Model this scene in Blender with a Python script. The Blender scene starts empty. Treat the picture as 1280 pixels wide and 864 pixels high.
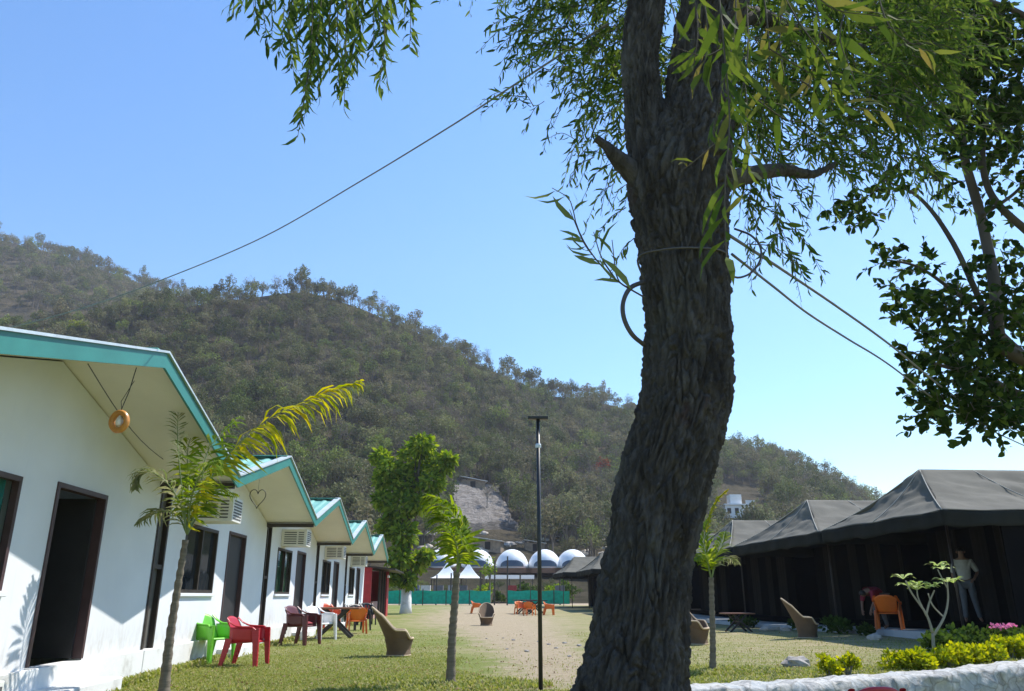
import bpy, bmesh, math, random
import numpy as np
from mathutils import Vector, Matrix, noise as mn
random.seed(7); rng = np.random.default_rng(7)
PI = math.pi; R_ = math.radians
S = bpy.context.scene; COL = S.collection

# ------------------------------------------------------------------ camera, sky, sun, exposure
FPX = 971.0; PITCH = math.atan(313/971); CZ = 1.2
cd = bpy.data.cameras.new('camera'); cam = bpy.data.objects.new('camera', cd); COL.objects.link(cam)
cam.location = (0, 0, CZ); cam.rotation_euler = (PI/2 + PITCH, 0, 0)
cd.sensor_fit = 'HORIZONTAL'; cd.sensor_width = 36; cd.lens = FPX/1280*36; cd.clip_start = .05; cd.clip_end = 6000
S.camera = cam
SUN_EL, SUN_AZ = R_(55), R_(52)          # azimuth clockwise from +Y (the way the camera looks)
W = bpy.data.worlds.new('World'); S.world = W; W.use_nodes = True
nt = W.node_tree; bg = nt.nodes['Background']
sky = nt.nodes.new('ShaderNodeTexSky'); sky.sky_type = 'NISHITA'; sky.sun_disc = False
sky.sun_elevation = SUN_EL; sky.sun_rotation = SUN_AZ; sky.air_density = 1.35; sky.dust_density = .1; sky.ozone_density = 4.0; sky.altitude = 300
hsw = nt.nodes.new('ShaderNodeHueSaturation'); hsw.inputs['Hue'].default_value = .504; hsw.inputs['Saturation'].default_value = 1.24; nt.links.new(sky.outputs[0], hsw.inputs['Color']); nt.links.new(hsw.outputs[0], bg.inputs[0]); bg.inputs[1].default_value = .138
sl = bpy.data.lights.new('sun', 'SUN'); so = bpy.data.objects.new('sun', sl); COL.objects.link(so)
sl.energy = 4.6; sl.angle = R_(.53); sl.color = (1, .955, .88)
sd = Vector((math.cos(SUN_EL)*math.sin(SUN_AZ), math.cos(SUN_EL)*math.cos(SUN_AZ), math.sin(SUN_EL)))
so.rotation_euler = sd.to_track_quat('Z', 'Y').to_euler()
S.view_settings.view_transform = 'Standard'; S.view_settings.look = 'None'; S.view_settings.gamma = 1
S.view_settings.exposure = 0.68
S.cycles.max_bounces = 6; S.cycles.transparent_max_bounces = 8; S.cycles.volume_bounces = 0

# ------------------------------------------------------------------ pixel -> place helpers (pixels of the 1280x864 photograph)
cp, sp = math.cos(PITCH), math.sin(PITCH)
def ray(u, v):
    a = (u-640)/FPX; b = (432-v)/FPX
    return a, cp-b*sp, sp+b*cp
def at(u, v, Y):
    a, f, w = ray(u, v); t = Y/f
    return Vector((a*t, Y, CZ+w*t))
def sst(a, b, x):
    t = min(1, max(0, (x-a)/(b-a))); return t*t*(3-2*t)
def gz(x, y):
    return .35*sst(48, 78, y) + .15*sst(4, 10, x)*(1-sst(22, 36, y)) + .02*mn.noise((x*.5, y*.5, 0))
def G(u, v):
    z = 0
    for _ in range(12):
        a, f, w = ray(u, v); t = (z-CZ)/w; p = Vector((a*t, f*t, z)); z = .5*z+.5*gz(p.x, p.y)
    p.z = gz(p.x, p.y); return p

# ------------------------------------------------------------------ mesh builder
class MB:
    def __init__(s): s.v = []; s.f = []; s.smooth = False; s.extra = []
    def add(s, vs, fs):
        o = len(s.v); s.v += [tuple(p) for p in vs]; s.f += [tuple(i+o for i in f) for f in fs]; return s
    def addnp(s, V, F): s.extra.append((V, F)); return s
    def box(s, x0, x1, y0, y1, z0, z1, M=None):
        vs = [Vector((x, y, z)) for z in (z0, z1) for x, y in ((x0, y0), (x1, y0), (x1, y1), (x0, y1))]
        if M: vs = [M @ p for p in vs]
        return s.add(vs, [(0,3,2,1), (4,5,6,7), (0,1,5,4), (1,2,6,5), (2,3,7,6), (3,0,4,7)])
    def bar(s, a, b, w, h=None, up=(0,0,1)):
        a, b = Vector(a), Vector(b); h = h or w; d = b-a; L = d.length; d.normalize()
        x = d.cross(Vector(up))
        if x.length < 1e-4: x = d.cross(Vector((1,0,0)))
        x.normalize(); z = x.cross(d)
        M = Matrix((x, d, z)).transposed().to_4x4(); M.translation = a
        return s.box(-w/2, w/2, 0, L, -h/2, h/2, M)
    def tube(s, pts, rad, n=8, cap=True):
        pts = [Vector(p) for p in pts]; k = len(pts)
        if not hasattr(rad, '__len__'): rad = [rad]*k
        vs = []; ref = Vector((1, 0, 0)) if abs((pts[-1]-pts[0]).normalized().x) < .9 else Vector((0, 1, 0))
        for i, p in enumerate(pts):
            d = (pts[min(i+1, k-1)]-pts[max(i-1, 0)]).normalized()
            x = ref-d*ref.dot(d); x.normalize(); ref = x; y = d.cross(x)
            for j in range(n):
                t = 2*PI*j/n; vs.append(p+(x*math.cos(t)+y*math.sin(t))*rad[i])
        fs = [(i*n+j, i*n+(j+1) % n, (i+1)*n+(j+1) % n, (i+1)*n+j) for i in range(k-1) for j in range(n)]
        if cap: fs += [tuple(reversed(range(n))), tuple(range((k-1)*n, k*n))]
        return s.add(vs, fs)
    def lathe(s, prof, n=20, c=(0,0,0), sx=1, sy=1):
        vs = [(c[0]+r*math.cos(2*PI*j/n)*sx, c[1]+r*math.sin(2*PI*j/n)*sy, c[2]+z) for r, z in prof for j in range(n)]
        k = len(prof)
        fs = [(i*n+j, i*n+(j+1) % n, (i+1)*n+(j+1) % n, (i+1)*n+j) for i in range(k-1) for j in range(n)]
        return s.add(vs, fs+[tuple(reversed(range(n))), tuple(range((k-1)*n, k*n))])
    def grid(s, fn, nu, nv, closed=False):
        vs = [fn(i/nu, j/nv) for j in range(nv+1) for i in range(nu+1)]
        return s.add(vs, [(j*(nu+1)+i, j*(nu+1)+i+1, (j+1)*(nu+1)+i+1, (j+1)*(nu+1)+i) for j in range(nv) for i in range(nu)])
    def mesh(s, name, off=None):
        me = bpy.data.meshes.new(name)
        V = [np.array(s.v, dtype=np.float64).reshape(-1, 3)] if s.v else []
        polys = list(s.f); base = len(s.v)
        starts = []; tot = []; loops = []
        L = 0
        if polys:
            lens = np.array([len(f) for f in polys]); starts.append(np.concatenate([[0], np.cumsum(lens)[:-1]])); tot.append(lens)
            loops.append(np.array([i for f in polys for i in f])); L = int(lens.sum())
        for Va, Fa in s.extra:
            V.append(Va); k = Fa.shape[1]; loops.append((Fa+base).ravel()); starts.append(L+np.arange(len(Fa))*k); tot.append(np.full(len(Fa), k))
            L += Fa.size; base += len(Va)
        V = np.concatenate(V); 
        if off is not None: V = V-np.array(off)
        starts = np.concatenate(starts); tot = np.concatenate(tot); loops = np.concatenate(loops)
        me.vertices.add(len(V)); me.vertices.foreach_set('co', V.astype(np.float32).ravel())
        me.loops.add(len(loops)); me.loops.foreach_set('vertex_index', loops.astype(np.int32))
        me.polygons.add(len(starts)); me.polygons.foreach_set('loop_start', starts.astype(np.int32)); me.polygons.foreach_set('loop_total', tot.astype(np.int32))
        me.update(calc_edges=True)
        me.polygons.foreach_set('use_smooth', np.full(len(starts), bool(s.smooth)))
        return me

def bevel(o, w=.01, seg=2):
    m = o.modifiers.new('b', 'BEVEL'); m.width = w; m.segments = seg; m.limit_method = 'ANGLE'; return o
def O(name, mb, mat, parent=None, world=False, loc=(0,0,0), bev=0):
    """one mesh object; world=True: the vertices are in world space and get moved into the parent's (or loc's) frame"""
    off = None
    if world: off = wloc(parent) if parent else loc
    me = mb.mesh(name, off); me.materials.append(mat)
    o = bpy.data.objects.new(name, me); COL.objects.link(o)
    if parent: o.parent = parent
    else: o.location = loc
    if bev: bevel(o, bev)
    return o
def wloc(o):
    l = Vector(o.location)
    while o.parent: o = o.parent; l += Vector(o.location)
    return l
def tag(o, label, cat, group=None, kind=None):
    if label: o['label'] = label
    if cat: o['category'] = cat
    if group: o['group'] = group
    if kind: o['kind'] = kind
    return o
def T(name, label, cat, loc=(0,0,0), rz=0, group=None):
    o = bpy.data.objects.new(name, None); COL.objects.link(o); o.location = loc; o.rotation_euler = (0, 0, rz); o.empty_display_size = .2
    return tag(o, label, cat, group)
def copy_tree(o, parent=None):
    c = o.copy(); COL.objects.link(c)
    if parent: c.parent = parent
    for ch in list(o.children): copy_tree(ch, c)
    return c
def dup(o, loc, rz, label, scale=1):
    c = copy_tree(o); c.location = loc; c.rotation_euler = (0, 0, rz); c['label'] = label; c.scale = (scale,)*3 if not hasattr(scale, '__len__') else scale
    return c

# ------------------------------------------------------------------ materials
def newmat(name):
    m = bpy.data.materials.new(name); m.use_nodes = True; n = m.node_tree; return m, n, n.nodes['Principled BSDF']
def N(n, t, **k):
    x = n.nodes.new(t)
    for a, b in k.items(): setattr(x, a, b)
    return x
def noise_(n, scale, detail=5, rough=.55, vec=None, dist=0):
    x = N(n, 'ShaderNodeTexNoise'); x.inputs['Scale'].default_value = scale; x.inputs['Detail'].default_value = detail
    x.inputs['Roughness'].default_value = rough; x.inputs['Distortion'].default_value = dist
    if vec is not None: n.links.new(vec, x.inputs['Vector'])
    return x
def ramp(n, fac, stops):
    x = N(n, 'ShaderNodeValToRGB'); e = x.color_ramp.elements
    while len(e) < len(stops): e.new(.5)
    for i, (p, c) in enumerate(stops): e[i].position = p; e[i].color = (*c, 1) if len(c) == 3 else c
    n.links.new(fac, x.inputs[0]); return x
def coord(n, scale=(1,1,1), kind='Object'):
    tc = N(n, 'ShaderNodeTexCoord'); mp = N(n, 'ShaderNodeMapping'); mp.inputs['Scale'].default_value = scale
    n.links.new(tc.outputs[kind], mp.inputs[0]); return mp.outputs[0]
def bump(n, bs, h, strength=.3, dist=.02):
    b = N(n, 'ShaderNodeBump'); b.inputs['Strength'].default_value = strength; b.inputs['Distance'].default_value = dist
    n.links.new(h, b.inputs['Height']); n.links.new(b.outputs[0], bs.inputs['Normal']); return b
def pm(name, c, rough=.6, var=.15, scale=6, bmp=.1, bscale=60, metal=0, spec=.5, stretch=(1,1,1), dirt=None):
    """plain procedural material: base colour that wanders, fine bump, uneven gloss"""
    m, n, b = newmat(name); vec = coord(n, stretch)
    nz = noise_(n, scale, 6, .6, vec)
    lo = tuple(max(0, x*(1-var)) for x in c) if dirt is None else dirt; hi = tuple(min(1, x*(1+var*.6)) for x in c)
    st = [(.3, lo), (.62, hi)] if dirt is None else [(.25, lo), (.45, c), (.75, hi)]
    r = ramp(n, nz.outputs[0], st); n.links.new(r.outputs[0], b.inputs['Base Color'])
    b.inputs['Roughness'].default_value = rough; b.inputs['Metallic'].default_value = metal; b.inputs['Specular IOR Level'].default_value = spec
    if bmp: bump(n, b, noise_(n, bscale, 4, .6, vec).outputs[0], bmp, .01)
    return m
def leafmat(name, cols, trans=.45, rough=.75, spec=.03):
    m, n, b = newmat(name); out = n.nodes['Material Output']
    g = N(n, 'ShaderNodeNewGeometry'); k = len(cols)
    r = ramp(n, g.outputs['Random Per Island'], [(i/(k-1), c) for i, c in enumerate(cols)])
    n.links.new(r.outputs[0], b.inputs['Base Color']); b.inputs['Roughness'].default_value = rough; b.inputs['Specular IOR Level'].default_value = spec
    t = N(n, 'ShaderNodeBsdfTranslucent'); mx = N(n, 'ShaderNodeMixShader'); mx.inputs[0].default_value = trans
    hs = N(n, 'ShaderNodeHueSaturation'); hs.inputs['Saturation'].default_value = 1.15; hs.inputs['Value'].default_value = 1.5; hs.inputs['Hue'].default_value = .485
    n.links.new(r.outputs[0], hs.inputs['Color']); n.links.new(hs.outputs[0], t.inputs[0])
    n.links.new(b.outputs[0], mx.inputs[1]); n.links.new(t.outputs[0], mx.inputs[2]); n.links.new(mx.outputs[0], out.inputs[0])
    return m
def glassmat(name, c=(.02,.025,.03)):
    m, n, b = newmat(name); b.inputs['Base Color'].default_value = (*c, 1); b.inputs['Roughness'].default_value = .06; b.inputs['Specular IOR Level'].default_value = .7
    bump(n, b, noise_(n, 2.5, 2, .5, coord(n)).outputs[0], .05, .05); return m

M = {}
# ------------------------------------------------------------------ ground
WL0, WL1 = G(870, 868), G(1280, 836)                      # centre line of the low stone wall's top
WS = (WL1.y-WL0.y)/(WL1.x-WL0.x)
def wally(x): return max(6.0, min(WL0.y+(x-WL0.x)*WS, 16)) 
def mat_ground():
    m, n, b = newmat('lawn and dirt'); L = n.links
    geo = N(n, 'ShaderNodeNewGeometry'); P = geo.outputs['Position']
    sep = N(n, 'ShaderNodeSeparateXYZ'); L.new(P, sep.inputs[0])
    def mth(op, a, bb=None, cl=False):
        x = N(n, 'ShaderNodeMath', operation=op, use_clamp=cl)
        for i, q in enumerate((a, bb)):
            if q is None: continue
            if isinstance(q, (int, float)): x.inputs[i].default_value = q
            else: L.new(q, x.inputs[i])
        return x.outputs[0]
    def mr(v, a, bb, c=0, d=1):
        x = N(n, 'ShaderNodeMapRange'); x.interpolation_type = 'SMOOTHSTEP'; L.new(v, x.inputs[0])
        for i, q in enumerate((a, bb, c, d)): x.inputs[i+1].default_value = q
        return x.outputs[0]
    big = noise_(n, .35, 6, .65, P).outputs[0]; mid = noise_(n, 1.6, 6, .7, P).outputs[0]
    st = N(n, 'ShaderNodeMapping'); st.inputs['Scale'].default_value = (.6, 2.2, 1); L.new(P, st.inputs[0])
    streak = noise_(n, 1.5, 6, .7, st.outputs[0]).outputs[0]
    fine = noise_(n, 22, 5, .8, P).outputs[0]
    grass = ramp(n, fine, [(.25, (.09, .12, .025)), (.5, (.18, .21, .055)), (.75, (.29, .30, .10))])
    dry = ramp(n, streak, [(.3, (.21, .20, .085)), (.6, (.36, .31, .17))])
    sand = ramp(n, noise_(n, 5, 8, .75, P).outputs[0], [(.3, (.31, .24, .165)), (.7, (.46, .37, .27))])
    # trodden strip up the middle, wider far away
    xc = mth('SUBTRACT', sep.outputs[0], mr(sep.outputs[1], 12, 55, .75, -1.6))
    ax = mth('ABSOLUTE', xc); wd = mr(sep.outputs[1], 12, 50, .9, 4.4)
    e = mth('DIVIDE', ax, wd); e = mth('ADD', e, mth('MULTIPLY', mth('SUBTRACT', mid, .5), 2.6)); e = mth('ADD', e, mth('MULTIPLY', mth('SUBTRACT', streak, .5), 1.3))
    path = mth('MULTIPLY', mr(e, .45, 1.3, 1, 0), mr(sep.outputs[1], 10.2, 13, .25, .85))
    far = mr(sep.outputs[1], 76, 84)
    rt = mth('MULTIPLY', mr(sep.outputs[0], 1.0, 4.5), mr(sep.outputs[1], 14.0, 17.5)) # the right-hand lawn is dry behind the wall
    dmask = mth('ADD', mth('MULTIPLY', rt, .55), mth('MULTIPLY', mr(big, .42, .62), .6), True)
    patch = mth('MULTIPLY', mr(streak, .5, .62), mr(sep.outputs[0], 0, 4))
    def mix(f, a, bb):
        x = N(n, 'ShaderNodeMix', data_type='RGBA'); L.new(f, x.inputs[0]) 
        L.new(a, x.inputs[6]); L.new(bb, x.inputs[7]); return x.outputs[2]
    c = mix(dmask, grass.outputs[0], dry.outputs[0]); c = mix(mth('MULTIPLY', patch, .6), c, sand.outputs[0])
    c = mix(mth('MAXIMUM', path, far), c, sand.outputs[0])
    L.new(c, b.inputs['Base Color']); b.inputs['Roughness'].default_value = .95; b.inputs['Specular IOR Level'].default_value = .15
    bump(n, b, noise_(n, 35, 6, .8, P).outputs[0], .7, .05); return m
M['ground'] = mat_ground()
def build_ground():
    xs = [-1200, -900, -300, -120, -60, -35]+list(np.arange(-24, 24.1, .8))+[35, 60, 120, 300, 900, 1200]
    offs = [-200, -40, -8, -2, -.35]+[.05, .3]+list(np.arange(1, 30, 1.0))+list(np.arange(30, 90, 4))+[110, 150, 220, 400, 900]
    mb = MB(); mb.smooth = True; vs = []
    for k in offs:
        for x in xs:
            y = wally(x)+k; vs.append((x, y, -.42+.02*mn.noise((x, y, 3)) if k < 0 else gz(x, y)))
    nx = len(xs); mb.add(vs, [(j*nx+i, j*nx+i+1, (j+1)*nx+i+1, (j+1)*nx+i) for j in range(len(offs)-1) for i in range(nx-1)])
    return tag(O('lawn', mb, M['ground']), None, None, kind='structure')
build_ground()

# ------------------------------------------------------------------ hills
SIL = [(-400,440),(-200,430),(0,408),(120,388),(236,368),(300,362),(345,356),(380,352),(420,362),(455,374),(490,390),(520,402),(560,424),(600,444),(640,464),(680,482),(720,486),(770,496),(830,515),(905,548),(960,560),(1000,574),(1040,594),(1075,615),(1120,640),(1200,665),(1400,690),(1900,705)]
BSIL = [(-700,60),(-300,180),(-100,262),(0,293),(60,307),(120,327),(180,348),(236,368),(300,398),(380,440),(500,520),(640,640)]
def silfn(pts):
    ms = [ray(u, v)[0]/ray(u, v)[1] for u, v in pts]; es = [ray(u, v)[2]/ray(u, v)[1] for u, v in pts]
    return lambda m: float(np.interp(m, ms, es))
e1, e2 = silfn(SIL), silfn(BSIL)
YB = 95.
def ridgeY(m): return 300+40*math.sin(m*4+1)+ (60*m if m > 0 else 0)
def hill(x, y):
    m = x/y; R = ridgeY(m); e = e1(m); zr = CZ+e*R-4.2
    if y < YB: return gz(x, y)-.3
    if y <= R:
        t = (y-YB)/(R-YB); z = .35+(zr-.35)*t**1.6
        z += 5*(mn.noise((x*.018, y*.018, 1)))*math.sin(PI*t)**.7 + 2*mn.noise((x*.05, y*.05, 4))*math.sin(PI*t)
        return z
    return zr-(y-R)*.45
def back(x, y):
    m = x/y; R = 560.; zr = CZ+e2(m)*R-5
    if y < 350: return -5
    if y <= R:
        t = (y-350)/(R-350); return zr*(.45+.55*t**.9)+6*mn.noise((x*.012, y*.012, 2))*(1-t)
    return zr-(y-R)*.5
def mat_hill():
    m, n, b = newmat('dry forest floor'); geo = N(n, 'ShaderNodeNewGeometry'); P = geo.outputs['Position']
    r = ramp(n, noise_(n, .12, 9, .7, P).outputs[0], [(.3, (.05, .05, .026)), (.5, (.10, .085, .052)), (.7, (.17, .14, .095))])
    n.links.new(r.outputs[0], b.inputs['Base Color']); b.inputs['Roughness'].default_value = 1; b.inputs['Specular IOR Level'].default_value = .1
    bump(n, b, noise_(n, .6, 8, .8, P).outputs[0], 1, 2); return m
M['hill'] = mat_hill()
def hill_mesh(name, fn, ms, ys):
    mb = MB(); mb.smooth = True; nx = len(ms)
    mb.add([(m*y, y, fn(m*y, y)) for y in ys for m in ms], [(j*nx+i, j*nx+i+1, (j+1)*nx+i+1, (j+1)*nx+i) for j in range(len(ys)-1) for i in range(nx-1)])
    return tag(O(name, mb, M['hill']), None, None, kind='structure')
hill_mesh('hill', hill, list(np.arange(-1.2, 1.5, .02)), list(np.arange(94, 400, 3))+[500, 690])
hill_mesh('hill', back, list(np.arange(-1.6, .1, .025)), list(np.arange(350, 620, 10))+[690])
def hit(u, v, y0=96.):
    a, f, w = ray(u, v); y = y0
    while y < 420:
        x = a/f*y; z = CZ+w/f*y
        if hill(x, y) >= z: return Vector((x, y, hill(x, y)))
        y += 1
    return None

# leaf clouds -------------------------------------------------------
def unit(a): return a/np.maximum(1e-9, np.linalg.norm(a, axis=-1, keepdims=True))
def leaves(P, D, Nn, L, Wd, curl=.15, shape=((.3, 1), (.68, .8))):
    """lanceolate leaves: base P, axis D, face normal Nn, length L, half width Wd, each bent towards -normal"""
    n = len(P); D = unit(D); Sd = unit(np.cross(D, Nn)); Nn = np.cross(Sd, D); L = L[:, None]; Wd = Wd[:, None]
    (a, wa), (b, wb) = shape
    c1 = P+D*L*a+Nn*L*curl*.35; c2 = P+D*L*b+Nn*L*curl*.2
    tip = P+D*L-Nn*L*curl*.6
    V = np.stack([P, c1-Sd*Wd*wa, c1+Sd*Wd*wa, c2-Sd*Wd*wb, c2+Sd*Wd*wb, tip], 1).reshape(-1, 3)
    i = np.arange(n)[:, None]*6
    return V, np.concatenate([i+np.array([[0, 2, 1]]), i+np.array([[3, 4, 5]])]), i+np.array([[1, 2, 4, 3]])
def add_leaves(mb, *a, **k):
    V, F3, F4 = leaves(*a, **k); o = len(V)
    # one vertex block, two face arrays
    mb.extra.append((V, F3)); mb.extra.append((np.zeros((0, 3)), F4-o))
def rdir(n): return unit(rng.normal(size=(n, 3)))

# forest tree kinds (leaf clumps + limbs)
def forest_tree(seed, h=7., crown=(2.4, 2.4, 2.6), n=420, size=.42, bare=False, cz=.66):
    r = np.random.default_rng(seed); tr = MB(); cr = MB(); tr.smooth = True
    lean = r.normal(size=2)*.25
    top = Vector((lean[0], lean[1], h*.75))
    tr.tube([(0, 0, -.6), (lean[0]*.3, lean[1]*.3, h*.35), top], [.17, .12, .04], 5, False)
    cs = []
    for k in range(7 if not bare else 12):
        a = r.uniform(0, 2*PI); st = r.uniform(.3, .7); s0 = Vector((lean[0]*st, lean[1]*st, h*st)); rr = r.uniform(.45, 1)
        e = Vector((math.cos(a)*crown[0]*rr, math.sin(a)*crown[1]*rr, h*cz+r.uniform(-.5, .9)*crown[2]*.6))
        mid = s0.lerp(e, .5)+Vector((0, 0, .3)); tr.tube([s0, mid, e], [.07, .045, .015], 4, False)
        cs.append(e)
        if bare:
            for q in range(6):
                st2 = s0.lerp(e, r.uniform(.3, 1)); d = Vector(r.normal(size=3))*.55+Vector((0, 0, .55)); tr.tube([st2, st2+d, st2+d*1.7+Vector(r.normal(size=3))*.2], [.03, .02, .008], 3, False)
    cs.append(Vector((lean[0], lean[1], h*.9)))
    C = np.array([c[:] for c in cs]); m = int(n)
    idx = r.integers(0, len(C), m); rad = np.array(crown)*r.uniform(.3, .5)
    off = unit(r.normal(size=(m, 3)))*(r.uniform(.25, 1, (m, 1))**.5)*rad
    P = C[idx]+off; D = unit(off+r.normal(size=(m, 3))*rad[0]*.7+np.array([0, 0, -.2])); Nn = unit(r.normal(size=(m, 3))+np.array([0, 0, .9]))
    add_leaves(cr, P, D, Nn, r.uniform(.6, 1.3, m)*size, r.uniform(.25, .42, m)*size)
    return tr, cr
def forestleaf(name, cols, trans=.25):
    m, n, b = newmat(name); out = n.nodes['Material Output']
    oi = N(n, 'ShaderNodeObjectInfo'); g = N(n, 'ShaderNodeNewGeometry')
    nz = noise_(n, .035, 3, .6, g.outputs['Position'])
    a = N(n, 'ShaderNodeMath', operation='MULTIPLY'); n.links.new(oi.outputs['Random'], a.inputs[0]); a.inputs[1].default_value = .62
    b2 = N(n, 'ShaderNodeMath', operation='MULTIPLY_ADD'); n.links.new(nz.outputs[0], b2.inputs[0]); b2.inputs[1].default_value = .55; n.links.new(a.outputs[0], b2.inputs[2])
    k = len(cols); r = ramp(n, b2.outputs[0], [(.12+.76*i/(k-1), c) for i, c in enumerate(cols)])
    hs = N(n, 'ShaderNodeHueSaturation'); n.links.new(r.outputs[0], hs.inputs['Color'])
    vr = N(n, 'ShaderNodeMapRange'); n.links.new(g.outputs['Random Per Island'], vr.inputs[0]); vr.inputs[3].default_value = .75; vr.inputs[4].default_value = 1.3
    n.links.new(vr.outputs[0], hs.inputs['Value']); n.links.new(hs.outputs[0], b.inputs['Base Color'])
    b.inputs['Roughness'].default_value = .8; b.inputs['Specular IOR Level'].default_value = .15
    t = N(n, 'ShaderNodeBsdfTranslucent'); n.links.new(hs.outputs[0], t.inputs[0]); mx = N(n, 'ShaderNodeMixShader'); mx.inputs[0].default_value = trans
    n.links.new(b.outputs[0], mx.inputs[1]); n.links.new(t.outputs[0], mx.inputs[2]); n.links.new(mx.outputs[0], out.inputs[0]); return m
M['fleaf'] = forestleaf('dry forest leaves', [(.185,.16,.08), (.12,.13,.045), (.07,.095,.025), (.18,.16,.085), (.10,.14,.03), (.23,.20,.12), (.19,.24,.05)])
M['fbark'] = pm('pale dry bark', (.14,.115,.09), .9, .4, 2, 0)
M['redleaf'] = leafmat('rust red leaves', [(.22,.05,.025), (.30,.09,.04)], .3)
M['baretwig'] = pm('bare grey twigs', (.24,.21,.17), .9, .3, 2, 0)
SCAR = [(552,625),(568,602),(622,612),(640,640),(652,664),(656,676),(556,676)]
def inpoly(u, v, poly):
    c = False; j = len(poly)-1
    for i in range(len(poly)):
        (a, b), (x, y) = poly[i], poly[j]
        if (b > v) != (y > v) and u < (x-a)*(v-b)/(y-b)+a: c = not c
        j = i
    return c
def proj(p):
    x, y, z = p[0], p[1], p[2]-CZ; d = y*cp+z*sp; return 640+FPX*x/d, 432-FPX*(-y*sp+z*cp)/d
def build_forest():
    pc = bpy.data.collections.new('forest_kinds')
    specs = [(1, 7, (2.6,2.6,2.2), 520, .40, False), (2, 8.5, (2.3,2.3,3.0), 560, .42, False), (3, 6, (2.9,2.9,1.7), 460, .36, False),
             (4, 8, (2.4,2.4,2.4), 90, .32, True), (5, 7.5, (2.6,2.4,2.6), 260, .34, False), (6, 9.5, (1.9,1.9,3.4), 480, .40, False), (7, 4, (1.9,1.9,1.5), 330, .34, False)]
    for i, (sd_, h, c, n_, s_, br) in enumerate(specs):
        tr, cr = forest_tree(sd_, h, c, n_, s_, br)
        mt = tr.mesh('t'); mt.materials.append(M['fbark']); 
        mc = cr.mesh('c'); mc.materials.append(M['fleaf'])
        bm = bmesh.new(); bm.from_mesh(mt); k0 = len(bm.faces); bm.from_mesh(mc); bm.faces.ensure_lookup_table()
        for f in bm.faces[k0:]: f.material_index = 1
        me = bpy.data.meshes.new('k%d' % i); bm.to_mesh(me); bm.free(); me.materials.append(M['fbark']); me.materials.append(M['fleaf'])
        o = bpy.data.objects.new('forest_kind_%d' % i, me); pc.objects.link(o)
    P = []; K = []; Rz = []; Sc = []
    def scatter(fn, m0, m1, y0, y1, n, front):
        c = 0
        while c < n:
            m = rng.uniform(m0, m1); y = math.sqrt(rng.uniform(y0*y0, y1*y1)); x = m*y
            if front:
                R = ridgeY(m)
                if y > R+3: continue
                z = fn(x, y); u, v = proj((x, y, z+2))
                small = False
                if 97 < y < 135 and -.17 < m < .14:
                    if y > 118 or rng.random() < .35: c += .6; continue
                    small = True
                if not small and y < 165 and -.25 < m < .45 and rng.random() < .75-.4*sst(115, 150, y): c += 1; continue
                if 893 < u < 957 and 600 < v < 672 and y > 100: c += .2; continue
                if inpoly(u, v+3, SCAR) or inpoly(u, v-8, SCAR): c += 1; continue
            else: z = fn(x, y)
            c += 1
            q = mn.noise((x*.02, y*.02, 9))
            k = rng.choice(7, p=[.2, .15, .17, .14, .14, .08, .12] if q < 0 else [.2, .1, .12, .2, .22, .04, .12])
            if front and small: k = 6
            P.append((x, y, z)); K.append(k); Rz.append(rng.uniform(0, 2*PI)); Sc.append(rng.uniform(.25, .5) if front and small else rng.choice([rng.uniform(.4, .8), rng.uniform(.7, 1.1), rng.uniform(1.0, 1.4)])*(1 if front else 1.35))
    scatter(hill, -.95, .62, 100, 345, 7600, True); scatter(back, -1.1, -.2, 380, 566, 1900, False)
    me = bpy.data.meshes.new('forest'); me.from_pydata(P, [], [])
    for nm, arr, ty in (('kind_', K, 'INT'), ('rz', Rz, 'FLOAT'), ('sc', Sc, 'FLOAT')):
        at_ = me.attributes.new(nm, ty, 'POINT'); at_.data.foreach_set('value', np.array(arr, dtype=np.int32 if ty == 'INT' else np.float32))
    o = bpy.data.objects.new('forest', me); COL.objects.link(o); tag(o, 'dry brown and olive wood covering the hillside behind the camp', 'forest', kind='stuff')
    ng = bpy.data.node_groups.new('scatter', 'GeometryNodeTree')
    ng.interface.new_socket('Geometry', in_out='INPUT', socket_type='NodeSocketGeometry'); ng.interface.new_socket('Geometry', in_out='OUTPUT', socket_type='NodeSocketGeometry')
    gi = ng.nodes.new('NodeGroupInput'); go = ng.nodes.new('NodeGroupOutput'); ip = ng.nodes.new('GeometryNodeInstanceOnPoints')
    ci = ng.nodes.new('GeometryNodeCollectionInfo'); ci.inputs['Collection'].default_value = pc; ci.inputs['Separate Children'].default_value = True; ci.inputs['Reset Children'].default_value = True
    def na(nm, ty):
        x = ng.nodes.new('GeometryNodeInputNamedAttribute'); x.data_type = ty; x.inputs[0].default_value = nm; return x.outputs[0]
    cx = ng.nodes.new('ShaderNodeCombineXYZ'); L = ng.links
    L.new(na('rz', 'FLOAT'), cx.inputs[2]); L.new(gi.outputs[0], ip.inputs['Points']); L.new(ci.outputs[0], ip.inputs['Instance'])
    ip.inputs['Pick Instance'].default_value = True; L.new(na('kind_', 'INT'), ip.inputs['Instance Index']); L.new(cx.outputs[0], ip.inputs['Rotation'])
    L.new(na('sc', 'FLOAT'), ip.inputs['Scale']); L.new(ip.outputs[0], go.inputs[0])
    md = o.modifiers.new('scatter', 'NODES'); md.node_group = ng
build_forest()
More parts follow.
